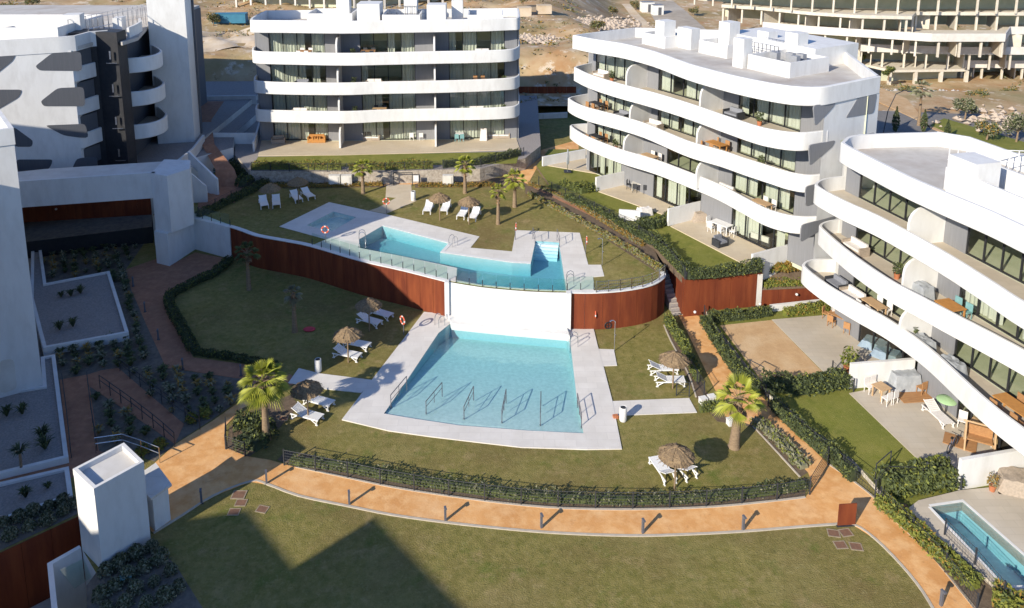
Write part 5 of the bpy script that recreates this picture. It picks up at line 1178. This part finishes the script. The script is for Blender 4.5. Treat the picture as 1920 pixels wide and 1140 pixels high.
# tall corner mesh frames of the sand garden
for i,(a,b,lab) in enumerate((((1405,705),(1430,718),'open dark metal goal frame at the corner of the sand garden'),((1640,905),(1668,880),'open dark metal gate frame at the lawn corner above the big hedge'))):
    A,B=at(*a,.28),at(*b,.28);t=MB();t.pipe([A,A+Vector((0,0,1.1)),B+Vector((0,0,1.1)),B],.03,6);tag(t.build('gate_frame','iron',loc=None),lab,'gate')
# ---- glass balustrade over the infinity edge
BL=list(WL)[-17:];BL=offs(BL,-.12)
def balustrade(label,line,z,h=.95,step=.95):
    L=length(line);r=thing('glass_balustrade',label,'balustrade',(*line[0],z));o=(-line[0][0],-line[0][1],-z);n=max(1,round(L/step))
    for i in range(n+1):
        (x,y),a=along(line,L*i/n*.9999);t=MB();t.box((x,y,z+.25),(.05,.04,.5),a);t.build('post','iron',r,loc=o)
        if i<n:
            (x0,y0),_=along(line,L*i/n+.03);(x1,y1),_=along(line,L*(i+1)/n-.03);t=MB();t.box(((x0+x1)/2,(y0+y1)/2,z+h/2+.04),(math.dist((x0,y0),(x1,y1)),.014,h),math.atan2(y1-y0,x1-x0));t.build('glass_panel','balustrade_glass',r,loc=o)
sB=P2([(584,461),(628,474),(673,487),(760,507),(838,527)],ZU)
balustrade('glass balustrade on the wall coping left of the white overflow wall',offs(sB,-.1),ZU+.07)
balustrade('glass balustrade standing in the water along the infinity edge',offs(WW,-.13)[1:],ZU-.02)
balustrade('short glass balustrade at the right end of the upper pool',offs(P2([(1064,547),(1114,546)],ZU),-.12),ZU+.07)
balustrade('dim glass balustrade on the coping beside the white pier',offs(P2([(362,408),(400,418),(430,425)],ZU),-.1),ZU+.07)
# ---- handrails in the lower pool
def rail():
    r=thing('pool_handrail','x','handrail',group='handrails in the shallow end of the lower pool');t=MB();k=2.05
    t.pipe([(0,0,-.2),(0,0,.72),(0,k,.72),(0,k,-.25)],.027,7);t.build('top_rail','bollard_grey',r)
    t=MB();t.tube((0,0,.36),(0,k,.36),.018,6);t.tube((0,k/2,.0),(0,k/2,.7),.02,6);t.build('mid_rail','bollard_grey',r);t=MB();t.lathe((0,0,-.06),[(.0,.02),(.05,.02),(.05,0)],8);t.build('floor_flange','bollard_grey',r);return r
rl=rail();rs=[]
for px,p2_,lab in (((733,762),(757,733),'grey handrail in the lower pool, at the left pool edge'),((799,774),(829,738),'grey handrail in the lower pool, second from left'),((870,784),(888,745),'grey handrail in the lower pool, third from left'),((941,791),(949,750),'grey handrail in the lower pool, fourth from left'),((1013,796),(1014,757),'grey handrail in the lower pool, fifth from left'),((1090,800),(1083,762),'grey handrail on the right edge of the lower pool')):
    a,b=at(*px),at(*p2_);put(rl,rs,(a.x,a.y,.04),gang(a,b)-PI/2,lab)
def ladder(label,p,z,rz):
    r=thing('pool_ladder',label,'pool ladder',at(*p,z),rz)
    for x in (-.25,.25):
        t=MB();pts=[(x,-.45,0),(x,-.45,.55),(x,-.38,.75),(x,-.2,.82),(x,-.02,.72),(x,.06,.5),(x,.06,-.5)];t.pipe(pts,.022,7);t.build('rail','steel',r)
    for k in range(3):
        t=MB();t.box((0,.06,-.05-.22*k),(.5,.08,.03));t.build('tread','steel',r)
ladder('steel ladder at the upper left corner of the lower pool',(829,608),.06,-.9);ladder('steel ladder at the upper right corner of the lower pool',(1071,646),.06,1.5)
ladder('steel ladder at the left end of the upper pool',(684,450),ZU+.03,-1.4);ladder('steel ladder at the notch of the upper pool',(846,461),ZU+.03,2.2);ladder('steel ladder at the right end of the upper pool beside the glass balustrade',(1064,530),ZU+.03,1.5)
for i,(p,lab) in enumerate((((1003,460),'tall steel handrail left of the upper pool steps'),((1049,463),'tall steel handrail right of the upper pool steps'))):
    q=at(*p,ZU+.03);r=thing('step_handrail',lab,'handrail',q,.1);t=MB();t.pipe([(0,0,0),(0,0,.85),(0,1.2,1.0),(0,1.2,0)],.022,7);t.build('rail','bollard_grey',r);t=MB();t.tube((0,0,.45),(0,1.2,.55),.015,6);t.build('mid_rail','bollard_grey',r)
# ---- bins
def binn(lab,p,z,top='iron'):
    r=thing('litter_bin',lab,'litter bin',at(*p,z));t=MB();t.lathe((0,0,0),[(.0,.02),(.19,.02),(.22,.1),(.22,.86),(.19,.9),(.16,.88)],20);t.build('body','white',r);t=MB();t.lathe((0,0,.84),[(0,0),(.17,0),(.17,.03),(.0,.03)],16);t.build('opening',top,r)
binn('white round litter bin on the left lawn by the stub path',(597,697),0);binn('white round litter bin right of the lower pool',(1168,789),0);binn('white round litter bin on the upper lawn by the tan path',(775,376),ZU)
t=MB();p=at(1154,784);t.box((0,0,.1),(.3,.22,.2),.2);tag(t.build('drain_box','terracotta',loc=p),'small reddish box beside the white bin right of the pool','box')
# ---- life rings
def lifering(lab,p,z,rz,h=1.25):
    r=thing('life_ring_stand',lab,'life ring',at(*p,z),rz);t=MB();t.tube((0,0,0),(0,0,h),.03,8);t.build('post','bollard_grey',r)
    n,m=24,8
    def tor(a0,a1,R=.27,rr=.06):
        t=MB();k=6;vs=[]
        for i in range(k+1):
            a=a0+(a1-a0)*i/k
            for j in range(m):
                b=2*PI*j/m;vs.append(((R+rr*math.cos(b))*math.cos(a),-.07+rr*math.sin(b)*.8,h-.1+(R+rr*math.cos(b))*math.sin(a)))
        t.add(vs,[(i*m+j,i*m+(j+1)%m,(i+1)*m+(j+1)%m,(i+1)*m+j) for i in range(k) for j in range(m)],0,True);return t
    for q in range(4):
        tor(q*PI/2+.2,q*PI/2+PI/2-.2).build('ring','red' if 0 else 'terracotta_red',r);tor(q*PI/2-.2,q*PI/2+.2).build('band','white',r)
mat('terracotta_red',(.60,.12,.06),(.5,.1,.05),3,.5)
lifering('red and white life ring on a post by the left edge of the lower deck',(757,628),0,-.9);lifering('red and white life ring on a post by the wading pool',(611,455),ZU,.0);lifering('red and white life ring on a post by the tan path',(725,400),ZU,.1)
lifering('life ring seen edge on at the right wall end of the lower deck',(1114,616),0,1.5);lifering('red and white life ring seen edge on at the right of the upper deck',(1098,476),ZU,1.5);lifering('red and white life ring seen edge on at the inner corner of the upper deck',(966,450),ZU,1.5)
# ---- showers
for lab,p,z in (('tall steel shower pole on the white pad right of the lower pool',(1152,657),0.05),('tall dark shower pole on the lawn right of the upper pool',(1129,498),ZU)):
    r=thing('shower',lab,'shower',at(*p,z));t=MB();t.tube((0,0,0),(0,0,2.1),.028,8);t.pipe([(0,0,2.1),(-.1,0,2.2),(-.3,0,2.2)],.022,6);t.build('pole','steel',r);t=MB();t.lathe((-.3,0,2.14),[(0,.04),(.09,.02),(.09,0),(0,0)],12);t.build('head','steel',r)
    t=MB();t.box((.06,0,1.1),(.06,.1,.1));t.build('valve','steel',r)
# round wheel leaning on the rusty wall
r=thing('hose_reel','black hose wheel leaning against the curved rusty wall','hose reel',at(1140,617,0),.2)
t=MB();n=20
vs=[]
for i in range(n):
    a=2*PI*i/n
    for j in range(6):
        b=2*PI*j/6;vs.append(((.24+.04*math.cos(b))*math.cos(a),.04*math.sin(b),.28+(.24+.04*math.cos(b))*math.sin(a)))
t.add(vs,[(i*6+j,i*6+(j+1)%6,((i+1)%n)*6+(j+1)%6,((i+1)%n)*6+j) for i in range(n) for j in range(6)],0,True);t.build('rim','black',r)
t=MB();t.tube((-.22,0,.28),(.22,0,.28),.02,6);t.tube((0,0,.06),(0,0,.5),.02,6);t.build('spoke','black',r)
# red float cushion
o=MB().lathe((0,0,0),[(0,.0),(.34,.01),(.4,.09),(.3,.16),(0,.17)],18).build('float_cushion','pink',loc=at(580,619));tag(o,'pink red oval float cushion lying on the shaded lawn by the slim palm','cushion');o.scale=(1.1,.75,1)
# manholes
mh=thing('manhole_cover','x','manhole cover',group='manhole covers in the lawns');t=MB();t.sweep([(-.3,-.24),(.3,-.24),(.3,.24),(-.3,.24)],[(.0,0),(.06,0),(.06,.03),(.0,.03)],closed=True,sm=False);t.build('frame','frame_dull',mh);t=MB();t.box((0,0,.012),(.6,.48,.02));t.build('lid','lid_brown',mh)
ms=[]
for px,lab in (((448,928),'rusty manhole cover left on the bottom lawn, uppermost of the left group'),((452,943),'rusty manhole cover left on the bottom lawn, second of the left group'),((439,960),'rusty manhole cover in the shadow edge on the bottom lawn'),((492,955),'rusty manhole cover left on the bottom lawn, rightmost of the left group'),
   ((1563,1000),'pale manhole cover below the rusty sign, upper left of four'),((1586,999),'pale manhole cover below the rusty sign, upper right of four'),((1576,1022),'pale manhole cover below the rusty sign, lower left of four'),((1605,1025),'brown manhole cover below the rusty sign, lower right of four'),((531,785),'small brown manhole cover on the lawn by the sunlit palm')):
    put(mh,ms,at(*px,.0),random.uniform(-.3,.3),lab,scale=.8)
# rusty sign panel
a,b=at(1570,986),at(1603,984);t=MB();t.box(((b-a).length/2,0,.6),((b-a).length,.05,1.2));r=thing('sign_panel','blank rusty steel sign panel standing at the path junction on the right','sign panel',a,gang(a,b));t.build('panel','corten',r);t=MB();t.box(((b-a).length/2,0,.02),((b-a).length+.1,.2,.04));t.build('foot','iron',r)
# white bench items near the stub path
for p,lab in (((1318,756),'small white stone block beside the white stub path, left of two'),((1334,752),'small white stone block beside the white stub path, right of two'),((1370,796),'small white stone under the leaning palm')):
    t=MB();t.box((0,0,.17),(.42,.34,.34),.3);t.box((0,0,.36),(.46,.38,.04),.3);tag(t.build('stone_block','white',loc=at(*p)),lab,'block')
# handrails of the ramp
def handrail(lab,px,z,h=.9,m='iron',step=1.3):
    l=P2(px,z);L=length(l);r=thing('ramp_handrail',lab,'handrail',(*l[0],z));o=(-l[0][0],-l[0][1],-z);n=max(1,round(L/step))
    for i in range(n+1):
        (x,y),a=along(l,L*i/n*.9999);t=MB();t.tube((x,y,z),(x,y,z+h),.028,6);t.build('post',m,r,loc=o)
    for q in (h,h*.62):
        t=MB();t.pipe([(*along(l,L*i/n*.9999)[0],z+q) for i in range(n+1)],.024,6);t.build('rail',m,r,loc=o)
handrail('dark metal handrail along the lower side of the red ramp',[(188,728),(240,765),(300,812),(328,838)],.03);handrail('dark metal handrail along the upper side of the red ramp',[(225,696),(280,738),(340,785),(375,805)],.03)
handrail('dark metal handrail along the left side of the narrow planted triangle',[(165,722),(172,780),(182,845)],.03);handrail('pale steel handrail behind the lift shaft',[(180,850),(235,842),(300,868)],.03,.95,'steel')
handrail('dark metal handrail between the planted bed and the red path at the far left',[(118,720),(128,800),(134,858)],.03,.7)
# pergola and doors at the back of the upper lawn
r=thing('gate_frame','small dark gate frame with a white board at the top of the tan path','gate',at(757,348,ZU))
for x in (-.95,.85):
    q=MB();q.box((x,0,.65),(.07,.07,1.3));q.build('post','iron',r)
q=MB();q.box((-.05,0,1.3),(1.87,.06,.06));q.build('top_bar','iron',r);q=MB();q.box((1.2,-.05,.75),(.5,.06,.6));q.build('notice_board','white',r)
for i,(x0,x1) in enumerate(((617,638),(640,660),(830,850))):
    a,b=at(x0,349,ZU),at(x1,349,ZU);r=thing('wall_niche','white niche cabinet in the stone wall, %s'%('left of the adjoining pair','right of the adjoining pair','alone right of the pergola')[i],'cabinet',a,gang(a,b));w_=(b-a).length
    t=MB();t.sweep([(0,-.12),(w_,-.12)],[(0,0),(0,1.1),(-.5,1.1),(-.5,0)],sm=False);t.build('frame','bed_white',r);t=MB();t.box((w_/2,-.14,.55),(w_*.7,.05,.8));t.build('door','concrete_white',r)
# white spheres, garden lamps on corten
for i,(p,z,lab) in enumerate((((1303,585),.8,'small white round lamp at the left foot of the straight rusty wall'),((1425,570),.8,'small white round lamp at the right foot of the straight rusty wall'),((105,392),2.6,'lit white lamp on the dark wall under the footbridge'),((1494,552),1.2,'small white lamp on the low rusty steel wall'))):
    q=at(*p,z);o=MB().lathe((0,0,0),[(0,-.1),(.08,-.07),(.11,0),(.08,.07),(0,.1)],12).build('wall_lamp','white',loc=q);tag(o,lab,'lamp')
# ---- furniture
def dining(label,p,z,rz=0,L=1.8,W=.9,m='wood',cm=None,n=6,group=None,chair_label=None):
    c=at(*p,z) if not isinstance(p,Vector) else p;r=thing('dining_table',label,'table',c,rz)
    t=MB();t.box((0,0,.73),(L,W,.05));t.build('tabletop',m,r)
    for x in (-1,1):
        for y in (-1,1): t=MB();t.box((x*(L/2-.08),y*(W/2-.08),.35),(.07,.07,.7));t.build('leg',m,r)
    k=0;cl=chair_label or label
    spots=[(-L/4-.05,-W/2-.25,0),(L/4+.05,-W/2-.25,0),(-L/4-.05,W/2+.25,PI),(L/4+.05,W/2+.25,PI),(-L/2-.3,0,-PI/2),(L/2+.3,0,PI/2)][:n]
    pr=None;ns=('front left','front right','back left','back right','left end','right end')
    for i,(x,y,a) in enumerate(spots):
        X=c.x+x*math.cos(rz)-y*math.sin(rz);Y=c.y+x*math.sin(rz)+y*math.cos(rz);lab='%s chair at the %s'%(ns[i],cl);lab=' '.join(w for w in lab.split() if len(lab.split())<17 or w not in('the','of'))
        if pr is None: pr=chair(lab,(X,Y,z if not isinstance(p,Vector) else c.z),a+rz,cm or m)
        else: dup(pr,(X,Y,c.z),a+rz+random.uniform(-.15,.15),lab)
def chair(label,loc,rz,m,name='chair'):
    r=thing('chair',label,'chair',loc,rz);t=MB();t.box((0,0,.44),(.45,.43,.05));t.build('seat',m,r);t=MB();t.box((0,-.2,.68),(.44,.04,.44));t.build('backrest',m,r)
    for x in (-1,1):
        for y in (-1,1): t=MB();t.box((x*.19,y*.18,.21),(.035,.035,.42));t.build('leg',m,r)
    return r
def sofa(label,p,z,rz,L=1.8,m='cloth_white',fm='rattan',name='sofa'):
    c=at(*p,z) if not isinstance(p,Vector) else p;r=thing('sofa',label,'sofa',c,rz);t=MB();t.box((0,0,.16),(L,.8,.26));t.build('frame',fm,r)
    for i in range(max(1,int(L/.75))):
        w_=L/max(1,int(L/.75));t=MB();t.box((-L/2+w_*(i+.5),-.02,.36),(w_-.03,.7,.14));t.build('seat_cushion',m,r);t=MB();t.box((-L/2+w_*(i+.5),.3,.58),(w_-.04,.16,.38));t.build('back_cushion',m,r)
    for x in (-1,1): t=MB();t.box((x*(L/2+.06),0,.3),(.12,.8,.6));t.build('armrest',fm,r)
def covered(label,p,z,rz,d,m='cloth_cover',cat='covered furniture',name='furniture_cover',jig=.06):
    c=at(*p,z) if not isinstance(p,Vector) else p;t=MB();nx,ny=10,8;vs=[]
    for j in range(ny+1):
        for i in range(nx+1):
            u,v=i/nx*2-1,j/ny*2-1;e=max(abs(u),abs(v));zz=d[2]*(1 if e<.85 else (.93 if e<.99 else 0));k=1.06 if e>.99 else 1
            vs.append((u*d[0]/2*k+random.uniform(-jig,jig)*.4,v*d[1]/2*k+random.uniform(-jig,jig)*.4,zz+(random.uniform(-jig,jig) if zz>0 else 0)))
    t.add(vs,[(j*(nx+1)+i,j*(nx+1)+i+1,(j+1)*(nx+1)+i+1,(j+1)*(nx+1)+i) for j in range(ny) for i in range(nx)],0,True);o=t.build(name,m,loc=c);o.rotation_euler.z=rz;return tag(o,label,cat)
def pot(label,p,z,s=1.,m=('leaf_m','leaf_d')):
    c=at(*p,z) if not isinstance(p,Vector) else p;r=thing('potted_plant',label,'potted plant',c);t=MB();t.lathe((0,0,0),[(0,.0),(.16*s,.0),(.22*s,.4*s),(.19*s,.4*s),(0,.36*s)],12);t.build('pot','terracotta',r)
    t=MB()
    for i in range(160):
        a=random.uniform(0,2*PI);q=random.random();leafquad(t,(.33*s*math.sqrt(random.random())*math.cos(a),.33*s*math.sin(a)*math.sqrt(random.random()),.45*s+q*.7*s),.2*s,random.choice((0,1)),1)
    t.build('foliage',list(m),r)
def umbrella_closed(label,p,z,h=2.4,m='cloth_cover'):
    r=thing('closed_parasol',label,'parasol',at(*p,z));t=MB();t.tube((0,0,0),(0,0,h),.03,8);t.build('pole','steel',r);t=MB();t.lathe((0,0,.7),[(.03,0),(.14,.2),(.13,1.0),(.05,h-.75),(0,h-.68)],10,jit=.2);t.build('canopy',m,r);t=MB();t.box((0,0,.05),(.7,.7,.1));t.build('base','iron',r)
# D patios
covered('grey covered square hot tub against the white party wall',(1692,722),.31,.05,(1.9,1.5,1.0),m='cloth_cover',cat='hot tub',name='hot_tub')
t=MB();p=at(1712,740,.33);t.box((0,0,.02),(2.1,1.5,.04),.1);tag(t.build('rug','wood',loc=p),'brown rug on the paving in front of the grey hot tub','rug')
chair('wooden chair standing beside the grey hot tub',at(1727,738,.33),.4,'wood')
dining('small wooden table left of the grey hot tub',(1651,745),.31,.4,.8,.8,'wood_pale','cloth_white',4,chair_label='small table left of the hot tub')
pot('tall potted plant behind the hot tub at the glass doors',(1728,712),.31,1.3)
r=thing('garden_parasol','round pale green parasol over a small table on the sunny patio','parasol',at(1772,775,.31));t=MB();t.tube((0,0,0),(0,0,1.0),.03,8);t.build('pole','steel',r);t=MB();t.lathe((0,0,.92),[(.55,-.06),(.5,0),(.25,.08),(0,.12)],16);t.build('canopy','green_cloth',r)
r=make_lounger('cream padded sun lounger in the middle of the sunny patio','patio sun loungers','cloth_white');r.location=at(1758,785,.31);r.rotation_euler=(0,0,1.75)
chair('white chair with a green cushion on the sunny patio',at(1803,800,.31),2.5,'cloth_white')
dining('round pale wooden table by the glass doors of the sunny patio',(1850,815),.31,-.9,1.5,1.0,'wood_pale','cloth_white',4,chair_label='pale wooden table by the glass doors')
t=MB();p=at(1800,830,.33);t.box((0,0,.02),(1.6,1.1,.04),-.6);tag(t.build('rug','wood',loc=p),'brown rug left of the wooden frame on the sunny patio','rug')
r=thing('wooden_swing_frame','pale wooden A frame stand with a brown back on the sunny patio','swing',at(1835,842,.31),-.5)
for x in (-.7,.7):
    for y,k in ((-.5,1),(.5,-1)): t=MB();t.tube((x,y,0),(x,0,1.5),.05,6);t.build('leg','wood_pale',r)
t=MB();t.tube((-.85,0,1.5),(.85,0,1.5),.05,6);t.build('beam','wood_pale',r);t=MB();t.box((0,.1,.55),(1.2,.6,.08));t.box((0,.4,.85),(1.2,.08,.6));t.build('seat','wood',r)
r=thing('bicycle','small grey bicycle parked by the wooden frame on the sunny patio','bicycle',at(1785,843,.31),.7)
for x in (-.45,.45):
    t=MB();vs=[]
    for i in range(16):
        a=2*PI*i/16
        for j in range(5): b=2*PI*j/5;vs.append((x+(.28+.025*math.cos(b))*math.cos(a),.025*math.sin(b),.3+(.28+.025*math.cos(b))*math.sin(a)))
    t.add(vs,[(i*5+j,i*5+(j+1)%5,((i+1)%16)*5+(j+1)%5,((i+1)%16)*5+j) for i in range(16) for j in range(5)],0,True);t.build('wheel','iron',r)
t=MB();t.pipe([(-.45,0,.3),(-.1,0,.3),(.3,0,.65),(-.15,0,.65),(-.45,0,.3)],.02,6);t.pipe([(-.1,0,.3),(-.2,0,.8)],.02,6);t.pipe([(.45,0,.3),(.28,0,.85)],.02,6);t.build('frame','steel',r);t=MB();t.box((-.2,0,.82),(.2,.1,.05));t.build('saddle','black',r);t=MB();t.tube((.28,-.2,.88),(.28,.2,.88),.018,6);t.build('handlebar','iron',r)
covered('large brown draped cover by the white wall on the pool terrace',(1905,912),.5,-.3,(1.9,1.6,.7),m='rattan')
pot('small dry shrub on the pool terrace against the white wall',(1860,920),.5,.8,('leaf_g','leaf_o'))
dining('long wooden table under the balcony at the upper right patio',(1583,612),.31,-.9,2.2,.9,'wood','wood',5,chair_label='long wooden table under the right balcony')
for i,(p,rz) in enumerate((((1640,650),-.75),((1662,668),-.75))): covered('blue cloth spread on a frame beside the white party wall, %s'%('left half','right half')[i],p,.31,rz,(1.7,1.3,.45),m='cloth_blue',name='cloth_frame',jig=.03)
pot('yellow green bush at the white party wall corner',(1590,702),.28,1.5,('leaf_y','leaf_m'))
# C patios
umbrella_closed('closed grey parasol on the top patio of the middle building',(1064,322),3.12)
dining('dark dining table on the second patio of the middle building',(1203,357),3.12,-.35,1.8,.9,'bed_white','iron',6,chair_label='dark table on the second patio')
sofa('pale sofa by the glass doors of the second patio',(1275,348),3.12,2.6,1.5)
covered('dark brown covered sofa against the white party wall of the third patio',(1322,412),3.12,.1,(2.2,.9,.7),m='rattan')
dining('white dining table on the third patio',(1352,434),3.12,-.9,1.7,.9,'plastic','plastic',6,chair_label='white table on the third patio')
sofa('grey outdoor armchair beside the white table on the third patio',(1350,460),3.12,.5,.8,'cushion_grey','iron')
sofa('white outdoor sofa at the right of the third patio',(1428,455),3.12,2.3,1.6,'cloth_white','iron')
covered('white rounded cover with a tub behind the short white wall',(1208,402),3.08,.3,(1.3,.8,.6),m='cloth_white')
# B1 terrace
for i,(x,lab) in enumerate(((585,'orange chair on the back terrace, left of three'),(594,'orange chair on the back terrace, middle of three'),(603,'orange chair on the back terrace, right of three'))): sofa(lab,(x,266),4.16,.1,.62,'orange','orange')
sofa('brown low sofa in the shaded left corner of the back terrace',(522,268),4.16,.2,1.2,'rattan','rattan')
sofa('white sofa left of the middle back terrace',(697,262),4.16,.0,1.6);dining('dark table with white chairs on the middle back terrace',(690,258),4.16,0,.9,.7,'iron','iron',2,chair_label='dark table on the middle back terrace')
dining('white dining table at the right of the middle back terrace',(782,260),4.16,0,1.8,.8,'plastic','cloth_white',6,chair_label='white table on the middle back terrace')
sofa('long white sofa on the right back terrace',(935,258),4.16,0,2.2);covered('white upright cover on the right back terrace',(907,262),4.16,0,(.8,.7,1.2),m='cloth_white');dining('white pedestal table on the right back terrace',(862,262),4.16,0,.9,.9,'plastic','teal',3,chair_label='white pedestal table on the right back terrace')
# balconies: world points found along each facade
def bal(fac,s,o,z):
    (x,y),a=along(fac,s);return Vector((x+math.sin(a)*o,y-math.cos(a)*o,z)),a
def items(fac,z,L,where):
    for (s,o,k,lab) in L:
        p,a=bal(fac,s,o,z)
        if k=='t': dining('%s'%lab,p,z,a,1.5,.8,random.choice(('wood','iron','wood_pale')),random.choice(('wood','iron','cloth_white')),4,chair_label=lab.split(' on ')[0].replace('a ','')+' '+where)
        elif k=='s': sofa(lab,p,z,a,1.5)
        elif k=='g': sofa(lab,p,z,a,1.3,'cushion_grey','iron')
        elif k=='p': pot(lab,p,z,.9)
        elif k=='o': dining(lab,p,z,a,2.2,.9,'orange','wood',4,chair_label=lab.split(' on ')[0]+' '+where)
        elif k=='c': covered(lab,p,z,a,(1.4,.9,.8))
        elif k=='r': dining(lab,p,z,a,1.3,1.0,'orange','teal',4,chair_label=lab.split(' on ')[0]+' '+where)
items(facC,FC[3],[(3.0,1.0,'s','pale sofa on the left top balcony of the middle building'),(19.5,1.3,'g','grey sofa on the right top balcony of the middle building'),(4.6,1.1,'p','potted plant on the left top balcony of the middle building'),(22.0,1.2,'p','potted plant near the wedge end of the top balcony')],'of the middle building top balcony')
items(facC,FC[2],[(2.6,1.1,'t','dark table on the left second balcony of the middle building'),(10.2,1.2,'s','white sofa on the centre second balcony of the middle building'),(17.6,1.3,'o','orange table on the right second balcony of the middle building'),(22.6,1.4,'p','leafy potted plant at the rounded end of the second balcony'),(6.2,1.2,'g','grey sofa on the left second balcony by the divider')],'of the middle building second balcony')
items(facC,FC[1],[(2.8,1.2,'t','small table on the left first balcony of the middle building'),(10.0,1.3,'t','table with a lamp on the centre first balcony of the middle building'),(19.0,1.4,'s','pale sofa on the right first balcony of the middle building'),(23.0,1.5,'t','rattan table at the rounded end of the first balcony'),(5.5,1.2,'p','green potted plant on the left first balcony of the middle building')],'of the middle building first balcony')
items(facD,FD[2],[(8.8,1.3,'c','grey covered furniture on the second balcony of the right building'),(11.2,1.5,'r','round orange table with teal chairs on the right building balcony'),(6.6,1.2,'p','potted plant against the divider of the second right balcony'),(2.6,1.0,'s','pale sofa at the top of the second right balcony')],'of the right building')
items(facD,FD[1],[(1.4,1.2,'g','grey sofa at the rounded end of the first right balcony'),(3.1,1.3,'s','white sofa on the first right balcony near its rounded end'),(4.9,1.2,'t','wooden table on the first right balcony before the divider'),(9.4,1.3,'c','silver covered furniture on the first right balcony behind the divider'),(11.6,1.3,'c','large silver covered table on the first right balcony'),(15.8,1.4,'o','long brown table on the first right balcony at the picture edge'),(8.4,1.2,'p','green potted plant behind the divider of the first right balcony')],'of the first right balcony')
for k,nm in ((3,'top'),(2,'second'),(1,'first')):
    z=FB[k]
    items(facB,z,[(4.2+.4*k,1.2,'ts g'.replace(' ','')[k%3],'%s on the left %s balcony of the back building'%(('table','sofa','grey sofa')[k%3],nm)),(13.5-.5*k,1.2,'st'[k%2],'%s on the middle %s balcony of the back building'%(('white sofa','small table')[k%2],nm)),(23.+.3*k,1.2,'ts'[k%2],'%s on the right %s balcony of the back building'%(('small table','pale sofa')[k%2],nm)),(10.4,1.3,'p','potted plant on the middle %s balcony of the back building'%nm),(26.2,1.4,'p','potted plant at the right end of the back %s balcony'%nm)],'of the back %s balcony'%nm)
# street lamp
r=thing('street_lamp','tall curved black street lamp beside the street behind the buildings','street lamp',at(1655,255,2.85));t=MB();t.pipe([(0,0,0),(.4,.1,3.),(1.2,.2,5.0),(2.2,.3,5.4),(2.6,.3,5.3)],.05,6);t.build('pole','iron',r);t=MB();t.box((2.8,.3,5.25),(.5,.2,.08));t.build('lamp_head','iron',r)
# glass sheet on the dark bed
t=MB();t.box((0,0,.3),(.5,.3,.04),.5);tag(t.build('glass_sheet','teal',loc=at(236,1092)),'small tilted pale green sheet among the bushes under the lift shaft','sheet')
